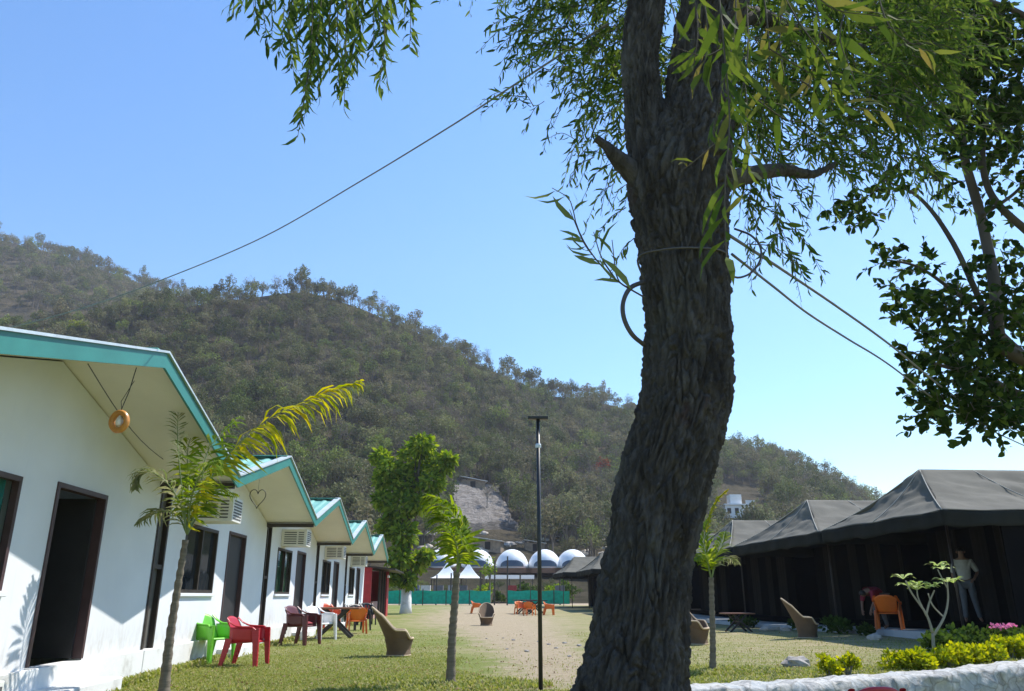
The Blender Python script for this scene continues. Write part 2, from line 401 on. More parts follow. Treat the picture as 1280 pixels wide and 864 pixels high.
# trees of the hill one can tell apart
def hill_tree(name, label, cat, p, seed, sc, leafm, group=None, barkm=None, **k):
    t = T(name, label, cat, p, random.uniform(0, 6), group); t.scale = (sc,)*3
    tr, cr = forest_tree(seed, **k)
    O('trunk', tr, barkm or M['fbark'], t); O('crown', cr, leafm, t); return t
p = hit(752, 600) ; hill_tree('red_tree', 'rust red leaved tree on the lower hillside left of the big trunk', 'tree', p, 31, 1.0, M['redleaf'], crown=(2.6,2.6,2.2), n=260, size=.4)
M['darkleaf'] = leafmat('dark evergreen leaves', [(.03,.05,.015), (.05,.075,.02)], .2)
M['yleaf'] = leafmat('fresh yellow green leaves', [(.16,.20,.03), (.22,.26,.045)], .35)
p = hit(592, 640); hill_tree('bare_tree', 'pale leafless tree standing just above the grey rubble slope', 'tree', p+Vector((3,0,0)), 33, .9, M['fleaf'], barkm=M['baretwig'], crown=(1.6,1.6,2), n=10, bare=True)
for (u, sc, lab) in ((345, 1.05, 'tall thin bare tree topping the hill crest at its highest point'), (478, 1.15, 'wide bare tree on the hill crest right of the summit'), (440, .9, 'small bare tree on the hill crest between summit and wide bare tree')):
    m_ = ray(u, 380)[0]/ray(u, 380)[1]; y = ridgeY(m_)-2; pr = hill_tree('bare_tree', lab, 'tree', (m_*y, y, hill(m_*y, y)), int(u), sc, M['fleaf'], barkm=M['baretwig'], crown=(2.3,2.3,3), n=60, bare=True, h=9)
for (u, lab) in ((378, 'dark bushy evergreen on the hill summit'), (715, 'dark rounded evergreen on the falling ridge near the big trunk'), (1098, 'small dark round tree alone at the right foot of the ridge')):
    m_ = ray(u, 400)[0]/ray(u, 500)[1]; y = ridgeY(m_)-3; hill_tree('evergreen_tree', lab, 'tree', (m_*y, y, hill(m_*y, y)+.5), int(u), .95, M['darkleaf'], crown=(3,3,2.2), n=700, size=.45, h=6.5)
for (u, v, lab) in ((20, 382, 'bright yellow green tree at the left edge of the hill'), (95, 405, 'yellow green low tree above the teal roof edge')):
    p = hit(u, v+28) or Vector((0,300,60)); hill_tree('leafy_tree', lab, 'tree', p, u+3, 1.25, M['yleaf'], crown=(3.4,3.4,2.2), n=700, size=.4)

# ------------------------------------------------------------------ rubble slope, boulders, shacks, white house on the hill
def mat_rubble():
    m, n, b = newmat('grey layered rubble'); P = N(n, 'ShaderNodeNewGeometry').outputs['Position']
    mp = N(n, 'ShaderNodeMapping'); mp.inputs['Scale'].default_value = (.5, .5, 2.4); n.links.new(P, mp.inputs[0])
    r = ramp(n, noise_(n, 1.1, 9, .75, mp.outputs[0]).outputs[0], [(.3, (.10, .09, .075)), (.5, (.26, .23, .20)), (.7, (.42, .38, .34))])
    n.links.new(r.outputs[0], b.inputs['Base Color']); b.inputs['Roughness'].default_value = .95
    bump(n, b, noise_(n, 2, 8, .8, mp.outputs[0]).outputs[0], 1, .8); return m
M['rubble'] = mat_rubble()
def build_scar():
    pts = [hit(u, v) for u, v in ((558, 668), (650, 666), (622, 614), (568, 604))]
    c = sum(pts, Vector())/4
    def fn(a, t):
        lo = pts[0].lerp(pts[1], a); hi = pts[3].lerp(pts[2], a); q = lo.lerp(hi, t)
        z = hill(q.x, q.y); st = t*9; z2 = z+1.3+1.0*(math.floor(st)-st+1 if st % 1 > .3 else (st % 1)*2)*.6
        e = min(a, 1-a, t, 1-t); 
        return (q.x+1.0*mn.noise((q.x*.3, q.y*.3, 0)), q.y, z2+.5*mn.noise((q.x, q.y, q.z))-(3.0 if e < .01 else 0))
    mb = MB(); mb.grid(fn, 44, 60)
    tag(O('rubble_slope', mb, M['rubble'], world=True, loc=tuple(c)), 'grey terraced rubble slope on the lower hill behind the leafy tree', 'rock slope')
build_scar()
M['stone'] = pm('grey field stone', (.33,.30,.27), .9, .45, 3, .6, 14)
M['palestone'] = pm('pale rubble stone', (.46,.40,.33), .9, .3, 3, .4, 10)  # lighter stone, for pale rocks and some of the boulders
def rockmb(r, sx=1, sy=1, sz=.6, seed=0, n=12):
    mb = MB(); mb.smooth = False; vs = []; 
    for j in range(n//2+1):
        ph = PI*j/(n//2)
        for i in range(n):
            th = 2*PI*i/n; d = Vector((math.sin(ph)*math.cos(th), math.sin(ph)*math.sin(th), math.cos(ph)))
            k = 1+.35*mn.noise(d*1.4+Vector((seed, 0, 0)))+.12*mn.noise(d*4+Vector((0, seed, 0)))
            vs.append((d.x*r*sx*k, d.y*r*sy*k, d.z*r*sz*k))
    mb.add(vs, [(j*n+i, j*n+(i+1) % n, (j+1)*n+(i+1) % n, (j+1)*n+i) for j in range(n//2) for i in range(n)]); return mb
b0 = None
for k in range(46):
    u, v = rng.uniform(500, 775), rng.uniform(664, 698); p = hit(u, v, 97)
    if p is None: continue
    if b0 is None or k % 9 == 0:
        o = O('boulder', rockmb(1, 1.3, 1, .7, k), M['stone'] if k % 2 else M['palestone']); b0 = o
    else: o = b0.copy(); COL.objects.link(o)
    o.location = p; s = rng.uniform(.3, 1.0); o.scale = (s*1.3, s, s); o.rotation_euler = (0, 0, rng.uniform(0, 6))
    tag(o, 'rough boulder among the rubble at the hill foot', 'rock', 'boulders at the foot of the hill')
M['tin'] = pm('weathered tin sheet', (.48,.47,.46), .45, .3, 3, .3, 20, .5)
M['mudwall'] = pm('dull mud wall', (.24,.19,.14), .95, .3, 2, .3, 10)
M['dark'] = pm('opening shade', (.012,.011,.010), .9, .2, 3, 0)  # near-black colour standing for the shade inside doorways, windows and rooms
M['white'] = pm('white paint', (.80,.80,.79), .6, .06, 2, .08, 30)
def shack(u, v, w, h, lab, rz=0, roof='tin'):
    p = hit(u, v, 97); t = T('shack', lab, 'shack', p-Vector((0,0,.6)), rz)
    wl = MB().box(-w/2, w/2, -w*.3, w*.3, 0, h+.6); O('wall', wl, M['mudwall'], t)
    O('doorway', MB().box(-w*.12, w*.1, -w*.3-.02, -w*.3+.02, .6, h*.85+.6), M['dark'], t)
    rf = MB(); rf.box(-w*.6, w*.6, -w*.42, w*.42, 0, .12, Matrix.Translation((0, 0, h+.72)) @ Matrix.Rotation(R_(9), 4, 'Y')); O('roof', rf, M[roof], t)
shack(728, 678, 6, 2.2, 'low tin roofed shack at the hill foot beside the big trunk', .3)
shack(612, 688, 4.5, 1.6, 'tiny mud shack among rubble above the dome tents', -.2)
shack(668, 690, 3.5, 1.5, 'tiny shack behind the lamp post above the dome tents', .1)
shack(590, 614, 6, 2.4, 'pale roofed hut at the top of the rubble slope', .2, 'white')
def white_house():
    b = hit(922, 646) or at(922, 646, 150); k = b.y/125; top = 2.6
    t = T('white_house', 'small white flat roofed house with a rooftop room beyond the dark tents', 'house', b-Vector((0, 0, .8))); t.scale = (k*.75,)*3
    O('wall', MB().box(-3, 1.2, -2, 2, 0, top), M['white'], t)
    O('roof', MB().box(-3.2, 3.4, -2.3, 2.3, top, top+.25), M['white'], t)
    O('roof_room', MB().box(-1.6, .8, -1.2, 1.4, top+.25, top+2.3), M['white'], t)
    for x in (1.9, 3.1): O('column', MB().box(x-.14, x+.14, -2, -1.7, 0, top), M['white'], t)
    for x in (-2.2, -.6): O('window', MB().box(x-.4, x+.4, -2.03, -1.9, top-1.7, top-.6), M['dark'], t)
    O('railing', MB().box(1.3, 3.2, -2.25, -2.2, top+.25, top+1.0), M['white'], t)
white_house()

# ------------------------------------------------------------------ cottages
RZ = PI/2+math.atan(.07)                                   # local x runs along the row, away from the camera; -y faces the lawn
def rowpos(A, Y): return Vector((A-.07*Y, Y, 0))
M['teal'] = pm('shade darkened teal tin', (.032,.20,.17), .45, .18, 1.2, .1, 8, .0)  # fascia teal, darkened in the colour to look shaded
M['tealtop'] = pm('pale teal tin', (.17,.40,.33), .55, .15, 1.5, .1, 8, .0)  # paler teal for the roof sheets and ridge cap
M['flash'] = pm('galvanised flashing', (.62,.66,.66), .5, .15, 4, .1, 20, .6)
M['wall'] = pm('white rendered wall', (.72,.74,.77), .8, .05, 1.2, .12, 40)
def mat_render_wall():
    m, n, b = newmat('white rendered wall'); P = coord(n); L = n.links
    base = ramp(n, noise_(n, .9, 5, .6, P).outputs[0], [(.3, (.68,.70,.73)), (.65, (.75,.77,.80))])
    sep = N(n, 'ShaderNodeSeparateXYZ'); L.new(P, sep.inputs[0]); hgt = N(n, 'ShaderNodeMapRange'); L.new(sep.outputs[2], hgt.inputs[0])
    for i, q in enumerate((.35, .95, .75, 0)): hgt.inputs[i+1].default_value = q
    sp2 = noise_(n, 7, 8, .75, coord(n, (1, 1, .35))); spl = ramp(n, sp2.outputs[0], [(.42, (0,0,0)), (.62, (1,1,1))])
    mu = N(n, 'ShaderNodeMath', operation='MULTIPLY'); L.new(hgt.outputs[0], mu.inputs[0]); L.new(spl.outputs[0], mu.inputs[1])
    mx = N(n, 'ShaderNodeMix', data_type='RGBA'); L.new(mu.outputs[0], mx.inputs[0]); L.new(base.outputs[0], mx.inputs[6]); mx.inputs[7].default_value = (.46,.42,.36,1)
    sk = noise_(n, 5, 5, .7, coord(n, (2.5, 1, .12))); st = ramp(n, sk.outputs[0], [(.60, (0,0,0)), (.78, (.35,.35,.35))])
    m3 = N(n, 'ShaderNodeMix', data_type='RGBA'); L.new(st.outputs[0], m3.inputs[0]); L.new(mx.outputs[2], m3.inputs[6]); m3.inputs[7].default_value = (.52,.51,.48,1)
    L.new(m3.outputs[2], b.inputs['Base Color']); b.inputs['Roughness'].default_value = .85; b.inputs['Specular IOR Level'].default_value = .2
    bump(n, b, noise_(n, 28, 6, .7, P).outputs[0], .18, .01); return m
M['wall'] = mat_render_wall()
M['soffit'] = pm('cream soffit board', (.70,.66,.58), .75, .07, .9, .1, 30)
M['plinth'] = pm('stained white plinth', (.72,.72,.70), .85, .1, 2, .4, 12, dirt=(.40,.38,.33))
M['brown'] = pm('dark brown frame', (.035,.026,.022), .45, .25, 5, .1)
M['doorp'] = pm('dark door panel', (.026,.025,.027), .5, .2, 3, .1, 20)
M['mesh'] = pm('grey mesh panel', (.10,.095,.085), .7, .2, 4, .3, 90)
M['glass'] = glassmat('dark window glass'); M['curt_teal'] = pm('teal curtain', (.03,.30,.30), .8, .3, 12, .5, 6, stretch=(6,6,.4)); M['curt_green'] = pm('green curtain', (.03,.16,.06), .8, .3, 12, .5, 6, stretch=(6,6,.4))
M['alu'] = pm('brown aluminium trim', (.07,.04,.042), .4, .2, 5, .05)
M['ac'] = pm('dusty white air conditioner casing', (.72,.71,.66), .5, .12, 3, .1, 20)
M['acd'] = pm('dark louvre gap', (.10,.10,.10), .7, .2, 3, 0)
LEN = 7.6*math.sqrt(1+.07**2); OV = 1.20; ZE, ZR = 2.99, 3.96; HM = LEN/2
def zroof(s): return ZR-(ZR-ZE)*abs(s-HM)/HM
def cottage(Y0, label, ac, curtain, window_col, inner):
    b = rowpos(-4.88, Y0); t = T('cottage', label, 'cottage', b, RZ, 'row of teal roofed cottages'); LN = LEN-.01
    w0, w1, d0, d1 = 1.45, 3.4, 4.2, 5.62; zb, zt = 1.25, 2.47
    wl = MB()
    def col(a, c, lo, hi=None):
        if hi is not None: wl.box(a, c, 0, .16, lo, hi)
        else:
            za, zc = zroof(a)-.02, zroof(c)-.02
            v = [(a,0,lo),(c,0,lo),(c,.16,lo),(a,.16,lo),(a,0,za),(c,0,zc),(c,.16,zc),(a,.16,za)]
            wl.add(v, [(0,3,2,1),(4,5,6,7),(0,1,5,4),(1,2,6,5),(2,3,7,6),(3,0,4,7)])
    col(.02, .02+.001, .4); col(.5, w0, .4); col(w0, w1, .4, zb); col(w0, w1, zt); col(w1, HM, .4); col(HM, d0, .4); col(d0, d1, zt+.06); col(d1, LN, .4); col(.02, .5, 2.97)
    wl.box(.02, LN, 6.0, 6.16, 0, 3.0); wl.box(.03, .18, .16, 6.0, 0, 3.0); wl.box(LN-.16, LN-.01, .16, 6.0, 0, 3.0)
    O('wall', wl, M['wall'], t)
    # sheet behind the openings, the room's shade put into its colour
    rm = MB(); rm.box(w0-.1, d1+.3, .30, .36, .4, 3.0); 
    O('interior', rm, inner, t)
    O('plinth', MB().box(.01, LN, -.07, .17, -.1, .40), M['plinth'], t, bev=.012)
    # side recess: framed dark mesh panels
    sp_ = O('side_panel', MB().box(.06, .46, .06, .10, .34, 2.95), M['mesh'], t)
    fr = MB()
    for a, c in ((.02, .08), (.44, .50)): fr.box(a, c, -.02, .12, .28, 2.97)
    for z in (.28, 1.62, 2.91): fr.box(.08, .44, -.01, .11, z, z+.07)
    O('frame', fr, M['brown'], sp_)
    # window
    wf = MB(); 
    for a, c, z0, z1 in ((w0, w0+.06, zb, zt), (w1-.06, w1, zb, zt), (w0+.06, w1-.06, zb, zb+.06), (w0+.06, w1-.06, zt-.06, zt), ((w0+w1)/2-.03, (w0+w1)/2+.03, zb+.06, zt-.06)): wf.box(a, c, -.015, .07, z0, z1)
    wn = O('window', wf, window_col, t)
    O('pane', MB().box(w0+.05, w1-.05, .055, .062, zb+.05, zt-.05), M['glass'] if curtain is None else M['glasst'], wn)
    if curtain:
        cu = MB(); cu.smooth = True; cu.grid(lambda a, c: (w0+.08+a*(w1-w0-.16), .13+.03*math.sin(a*60), zb+.03+c*(zt-zb-.05)), 90, 2); O('curtain', cu, curtain, wn)
    O('sill', MB().box(w0-.05, w1+.05, -.05, .0, zb-.06, zb-.002), M['wall'], wn, bev=.008)
    # door
    df = MB(); 
    for a, c, z0, z1 in ((d0, d0+.06, .42, zt+.06), (d1-.06, d1, .42, zt+.06), (d0+.06, d1-.06, zt, zt+.06)): df.box(a, c, -.02, .10, z0, z1)
    dr = O('door', MB().box(d0+.06, d1-.06, .07, .11, .43, zt), M['doorp'], t)
    O('frame', df, M['alu'], dr); O('handle', MB().tube([(d0+.16, .05, 1.3), (d0+.16, -.0, 1.3), (d0+.28, -.0, 1.3)], .012), M['flash'], dr)
    O('door_step', MB().box(d0-.25, d1+.3, -.45, -.071, -.05, .17), M['plinth'], t, bev=.015)
    # roof
    def slope(s0, s1):
        top = MB(); n = 132
        top.grid(lambda a, c: (s0+(s1-s0)*c, -OV+(6.6+OV)*a, zroof(s0+(s1-s0)*c)+.075+(.028 if (a*n) % 6 < 1.5 else 0)), n, 1)
        return top
    r1 = slope(0.0, HM); r2 = slope(HM, LN); r1.v += []; o = len(r1.v); r1.add(r2.v, r2.f)
    rf = O('roof', r1, M['tealtop'], t)
    sf = MB(); sf.grid(lambda a, c: (LN*a, -OV+(6.5+OV)*c, zroof(LN*a)), 2, 1); O('soffit', sf, M['soffit'], rf)
    rc = MB()
    rc.bar((HM-.12, -OV-.01, ZR+.10), (HM-.12, 6.6, ZR+.10), .28, .015, (0,0,1)) ; rc.bar((HM+.12, -OV-.01, ZR+.098), (HM+.12, 6.6, ZR+.098), .28, .015)
    O('ridge_cap', rc, M['tealtop'], rf)
    fa = MB(); fl = MB()
    for s0, s1 in ((0, HM), (HM, LN)):
        z0, z1 = zroof(s0), zroof(s1)
        fa.add([(s0, -OV-.03, z0-.075), (s1, -OV-.03, z1-.075), (s1, -OV-.03, z1+.115), (s0, -OV-.03, z0+.115), (s0, -OV, z0-.075), (s1, -OV, z1-.075), (s1, -OV, z1+.115), (s0, -OV, z0+.115)],
               [(0,1,2,3), (4,7,6,5), (0,4,5,1), (1,5,6,2), (2,6,7,3), (3,7,4,0)])
        fl.add([(s0, -OV-.06, z0+.117), (s1, -OV-.06, z1+.117), (s1, -OV-.06, z1+.145), (s0, -OV-.06, z0+.145), (s0, -OV+.10, z0+.117), (s1, -OV+.10, z1+.117), (s1, -OV+.10, z1+.145), (s0, -OV+.10, z0+.145)],
               [(0,1,2,3), (4,7,6,5), (0,4,5,1), (1,5,6,2), (2,6,7,3), (3,7,4,0)])
    O('fascia', fa, M['teal'], rf); O('flashing', fl, M['flash'], rf)
    O('gutter_beam', MB().box(LN-.10, LN-.005, -OV+.02, -.005, ZE-.10, ZE-.012), M['brown'], t)
    if ac:
        s0, s1 = 1.75, 2.40; z0, z1 = 2.52, 2.98
        a = O('air_conditioner', MB().box(s0, s1, -.70, .0, z0, z1), M['ac'], t, bev=.012)
        g = MB()
        for j in range(6): g.box(s0-.006, s0-.001, -.42+.0, -.08, z0+.06+j*.06, z0+.085+j*.06)
        for j in range(6): g.box(s0-.006, s0-.001, -.62, -.47, z0+.06+j*.06, z0+.085+j*.06)
        for j in range(7): g.box(s0+.06, s1-.06, -.706, -.701, z0+.05+j*.054, z0+.078+j*.054)
        O('louvre', g, M['acd'], a)
        # plate between window and door
    return t
mg, n_, b_ = newmat('clear window glass'); M['glasst'] = mg; b_.inputs['Transmission Weight'].default_value = 1; b_.inputs['Roughness'].default_value = .02; b_.inputs['IOR'].default_value = 1.15; b_.inputs['Base Color'].default_value = (.75,.8,.8,1)
Y0s = [5.35+7.6*i for i in range(5)]
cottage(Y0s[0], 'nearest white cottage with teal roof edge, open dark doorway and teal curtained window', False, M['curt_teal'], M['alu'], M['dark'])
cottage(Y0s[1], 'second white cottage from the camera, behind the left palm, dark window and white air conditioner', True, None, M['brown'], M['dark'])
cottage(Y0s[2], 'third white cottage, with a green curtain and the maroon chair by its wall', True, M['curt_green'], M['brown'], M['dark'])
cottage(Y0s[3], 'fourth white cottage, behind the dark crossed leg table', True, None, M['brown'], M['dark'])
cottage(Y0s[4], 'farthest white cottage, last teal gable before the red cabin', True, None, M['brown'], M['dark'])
# near cottage: its door leaf is swung inwards on a dark room
c0 = [o for o in S.objects if o.name == 'cottage'][0]
for ch in c0.children:
    if ch.name == 'door':
        me = ch.data; d0 = 4.26
        for v in me.vertices: v.co = (5.50+(v.co.y-.07), .09+(v.co.x-d0)*1.0, v.co.z)
        for g in ch.children:
            if g.name.startswith('handle'):
                for v in g.data.vertices: v.co = (5.50+(v.co.y-.07), .09+(v.co.x-d0)*1.0+1.0, v.co.z)
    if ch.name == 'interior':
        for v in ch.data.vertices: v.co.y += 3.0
def cpt(i, s, o, z):                                        # a point in cottage i's frame: s along the wall, o out towards the lawn
    b = rowpos(-4.88, Y0s[i]); c, s_ = math.cos(RZ), math.sin(RZ); return Vector((b.x+c*s+s_*o, b.y+s_*s-c*o, z))
# round lantern and wire heart under the gables
M['brass'] = pm('orange lacquered ring', (.55,.24,.05), .35, .2, 8, .1, 30)
M['wire'] = pm('dark wire', (.03,.03,.03), .5, .2, 3, 0)
def near_pt(u, v, A):                                        # pixel -> plane parallel to the row of cottages
    a, f, w = ray(u, v); Y = A/(a/f+.07); return Vector((a/f*Y, Y, CZ+w/f*Y))
lp = near_pt(149, 527, -3.95)
t = T('hanging_lantern', 'orange ring lantern hanging on a cord under the nearest gable', 'lantern', lp)
rg = MB(); rg.smooth = True
rg.grid(lambda a, c: ((.095+.035*math.cos(2*PI*c))*math.cos(2*PI*a)*.9, .045*math.sin(2*PI*c), (.105+.035*math.cos(2*PI*c))*math.sin(2*PI*a)), 32, 10); O('ring', rg, M['brass'], t)
bl = MB(); bl.smooth = True; bl.lathe([(.005, -.06), (.035, -.04), (.042, 0), (.03, .035), (.015, .06), (.004, .10)], 14); O('bulb', bl, M['white'], t)
cdn = MB(); cdn.tube([(0, 0, .13), (.05, .02, .36), (.09, .03, zroof(HM*1.15)-lp.z-.02)], .006, 5); cdn.tube([(.03, 0, .05), (-.02, .01, .24), (.09, .03, .5)], .004, 5); O('cord', cdn, M['wire'], t)
hp = near_pt(322, 622, -3.95)
hm = MB(); hm.smooth = True
pts = [Vector((.13*math.sin(a)**3*1.15, -.0+.03*math.sin(a)**3, .013*(13*math.cos(a)-5*math.cos(2*a)-2*math.cos(3*a)-math.cos(4*a)))) for a in [2*PI*i/30 for i in range(31)]]
hm.tube(pts, .008, 5); hm.tube([(0, 0, .07), (0, 0, .5)], .003, 4)
tag(O('heart_ornament', hm, M['wire'], loc=hp), 'small wire heart hanging under the second gable', 'ornament')
cw = MB(); a_, b2_ = near_pt(110, 455, -3.9), near_pt(205, 575, -4.6)
cw.tube([a_.lerp(b2_, k/8)+Vector((0, 0, -.12*math.sin(PI*k/8))) for k in range(9)]+[b2_+Vector((.1, 1.5, -.2))], .006, 5)
tag(O('cable', cw, M['wire'], world=True, loc=a_), 'thin slack cable under the nearest gable beside the ring lantern', 'cable')
# concrete doorstep litter / pipes and box by the near cottage
sb = T('junction_box', 'small dark louvred box at the foot of the nearest cottage wall', 'box', cpt(0, 2.62, .42, 0), RZ)
O('casing', MB().box(-.16, .16, -.12, .12, 0, .42), M['ac'], sb, bev=.01)
O('louvre', [m_ for m_ in [MB()]][0].box(-.12, .12, -.126, -.121, .05, .13).box(-.12, .12, -.126, -.121, .17, .25).box(-.12, .12, -.126, -.121, .29, .37), M['acd'], sb)
for k, (s, o_, sc, lab) in enumerate(((3.5, .55, .12, 'flat grey stone lying left of the nearest door step'), (4.0, .62, .16, 'flat grey stone lying against the nearest door step'))):
    r0 = O('stone', rockmb(sc, 1.6, 1, .45, 70+k), M['stone']); r0.location = cpt(0, s, o_, .04); tag(r0, lab, 'stone')

# red cabin at the end of the row
M['red'] = pm('red painted board', (.42,.025,.035), .5, .2, 3, .1, 20); M['pink'] = pm('pink brick low wall', (.50,.30,.26), .9, .25, 8, .3, 30)
def red_cabin():
    b = rowpos(-4.6, 44.6); t = T('red_cabin', 'dark red open fronted cabin after the last cottage', 'cabin', b, RZ)
    O('wall', MB().box(0, .15, .0, 4, 0, 2.7).box(6.6, 6.75, -.4, 4, 0, 2.7).box(.15, 6.6, 3.9, 4, 0, 2.7), M['red'], t)
    O('side_board', MB().box(5.3, 6.6, -.42, -.36, 0, 2.5), M['red'], t)
    O('low_wall', MB().box(.3, 4.6, -.1, .05, 0, .9), M['pink'], t)
    O('interior', MB().box(.2, 6.5, 2.0, 2.06, 0, 2.6), M['dark'], t)
    for s in (1.6, 3.2, 4.8): O('post', MB().box(s-.06, s+.06, -.36, -.24, 0, 2.6), M['brown'], t)
    rf = MB(); rf.add([(-.3,-1.3,2.55),(7.1,-1.3,2.55),(7.1,4.2,3.1),(-.3,4.2,3.1),(-.3,-1.3,2.63),(7.1,-1.3,2.63),(7.1,4.2,3.18),(-.3,4.2,3.18)], [(0,3,2,1),(4,5,6,7),(0,1,5,4),(1,2,6,5),(2,3,7,6),(3,0,4,7)])
    O('roof', rf, M['brown'], t); O('lamp', MB().box(1.9, 2.5, -.8, -.7, 2.2, 2.32), M['white'], t)
red_cabin()

# ------------------------------------------------------------------ chairs and tables
def plastic(name, c): return pm(name, c, .38, .1, 5, .05, 30)
M['green'] = plastic('bright green plastic', (.16,.55,.04)); M['redp'] = plastic('red plastic', (.42,.018,.03)); M['maroon'] = plastic('maroon plastic', (.10,.02,.022))
M['orange'] = plastic('orange plastic', (.75,.17,.02)); M['whitep'] = plastic('white plastic', (.75,.75,.75)); M['blackm'] = pm('black metal', (.02,.02,.02), .4, .2, 5, .05)
def armchair(name, label, mat, loc, rz, group=None, slots=False):
    """moulded plastic armchair, seat 0.43 high, faces local -y"""
    t = T(name, label, 'chair', loc, rz, group)
    st = MB(); st.smooth = True
    st.grid(lambda a, c: ((a-.5)*(.50-.06*c), -.24+.46*c, .43-.035*c-.015*math.sin(PI*a)*math.sin(PI*c)+(-.03 if c < .06 else 0)), 10, 10)
    o = O('seat', st, mat, t); m = o.modifiers.new('s', 'SOLIDIFY'); m.thickness = .022
    def bk(a, c):
        th = (a-.5)*2; x = .235*th*(1+.10*c); y = .20+.16*c-.11*th*th*(1-.3*c); z = .41+.42*c-(.10*abs(th)**3*c); return (x, y, z)
    b = MB(); b.smooth = True; b.grid(bk, 14, 10)
    if slots: b.f = [f for k, f in enumerate(b.f) if not ((k % 14) in (3, 6, 7, 10) and 2 < k//14 < 8)]
    o = O('backrest', b, mat, t); m = o.modifiers.new('s', 'SOLIDIFY'); m.thickness = .018; m.offset = 0
    for s in (-1, 1):
        ar = MB(); ar.smooth = True
        path = [Vector(p) for p in ((.245*s,.30,.80), (.275*s,.22,.72), (.295*s,.10,.665), (.30*s,-.06,.655), (.295*s,-.20,.65), (.285*s,-.275,.60))]
        def arm(a, c, path=path, s=s):
            k = c*(len(path)-1); i = min(int(k), len(path)-2); p = path[i].lerp(path[i+1], k-i); q = 2*PI*a
            return (p.x+.033*math.cos(q)*1.0, p.y, p.z+.014*math.sin(q))
        ar.grid(arm, 10, 16); O('armrest', ar, mat, t)
        sk = MB(); sk.smooth = True; sk.grid(lambda a, c, s=s: (s*(.285-.035*(1-c)), -.22+.44*a, .40+.25*c-.06*c*a*0), 6, 4)
        # side web below the arm, open in the middle like the moulded ones
        
        o = O('side_web', sk, mat, t); m = o.modifiers.new('s', 'SOLIDIFY'); m.thickness = .012
        for fy, by, zt in ((-.255, -.31, .64), (.22, .33, .46)):
            lg = MB(); lg.smooth = False
            for k in range(6):
                z0, z1 = zt*k/6, zt*(k+1)/6
                def sec(z):
                    f = z/zt; y = by+(fy-by)*f; w = .036+.030*f; x = s*(.30-.022*f); return x, y, w
                xa, ya, wa = sec(z0); xb, yb, wb = sec(z1)
                lg.add([(xa-.014,ya-wa,z0),(xa+.014,ya-wa,z0),(xa+.014,ya+wa,z0),(xa-.014,ya+wa,z0),(xb-.014,yb-wb,z1),(xb+.014,yb-wb,z1),(xb+.014,yb+wb,z1),(xb-.014,yb+wb,z1)], [(0,3,2,1),(4,5,6,7),(0,1,5,4),(1,2,6,5),(2,3,7,6),(3,0,4,7)])
                # return flange makes the leg L-shaped
                lg.box(min(xa, xa-s*.045), max(xa, xa-s*.045), ya-wa, ya-wa+.012, z0, z1)
            O('leg', lg, mat, t, bev=.004)
    return t
g1, g2 = G(258, 828), G(302, 832)
armchair('plastic_chair', 'bright green plastic armchair against the cottage wall behind the red one', M['green'], g1+Vector((.05, 0, 0)), R_(62)).scale = (1.0, 1.0, 1.05)
armchair('plastic_chair', 'red plastic armchair on the lawn just right of the green one', M['redp'], g2+Vector((.05, 0, 0)), R_(86)).scale = (1.0, 1.0, 1.02)
g3 = G(375, 806)
mch = armchair('plastic_chair', 'maroon plastic chair with dark red cushion by the third cottage', M['maroon'], g3, R_(70)); mch.scale = (1.15, 1.15, 1.15)
cu = MB(); cu.smooth = True; cu.grid(lambda a, c: ((a-.5)*.42, -.2+.4*c, .45+.05*(1-abs(2*a-1)**4)*(1-abs(2*c-1)**4)), 10, 10); M['cushion'] = pm('dark red cushion', (.25,.03,.04), .9, .2, 5, .3, 50); O('cushion', cu, M['cushion'], mch)
armchair('plastic_chair', 'white plastic chair between the maroon chair and the dark table', M['whitep'], G(398, 800), R_(60)).scale = (1.1,)*3
armchair('plastic_chair', 'red orange chair behind the crossed leg table', pm('vermilion plastic', (.62,.09,.03), .4), G(412, 788)+Vector((-.1, 0, 0)), R_(40)).scale = (1.12,)*3
armchair('plastic_chair', 'orange plastic chair right of the crossed leg table', M['orange'], G(445, 792), R_(200)).scale = (1.02,)*3
def xtable(label, loc, rz, mt, sc=1):
    t = T('table', label, 'table', loc, rz); t.scale = (sc,)*3
    tp = O('tabletop', MB().box(-.62, .62, -.42, .42, .70, .745), mt[0], t, bev=.008)
    for y in (-.32, .32):
        for a, b in ((-.45, .30), (.45, -.30)): O('leg', MB().bar((a, y+(.012 if a < 0 else -.034), 0), (b, y+(.012 if a < 0 else -.034), .70), .042, .075), mt[1], t, bev=.006)
    O('stretcher', MB().bar((0, -.32, .40), (0, .32, .40), .04, .06), mt[1], t); return t
M['wood'] = pm('brown varnished wood', (.20,.085,.045), .4, .3, 3, .1, 30, stretch=(.4,4,4)); M['bwood'] = pm('blackened wood', (.03,.024,.022), .5, .3, 4, .1, 20)
xtable('brown topped table with dark crossed legs by the fourth cottage', G(418, 797), R_(6), (M['wood'], M['bwood']), 1.15)
for k, (u, v, rz, lab) in enumerate(((447, 788, .7, 'black chair beside the far side of the orange plastic chair'), (458, 781, .4, 'black chair nearer the red cabin'), (433, 782, 1.2, 'black chair against the fifth cottage wall'))):
    armchair('metal_chair', lab, M['blackm'], G(u, v), rz, 'black chairs before the red cabin', True).scale = (1.1,)*3
pl = G(457, 778); 
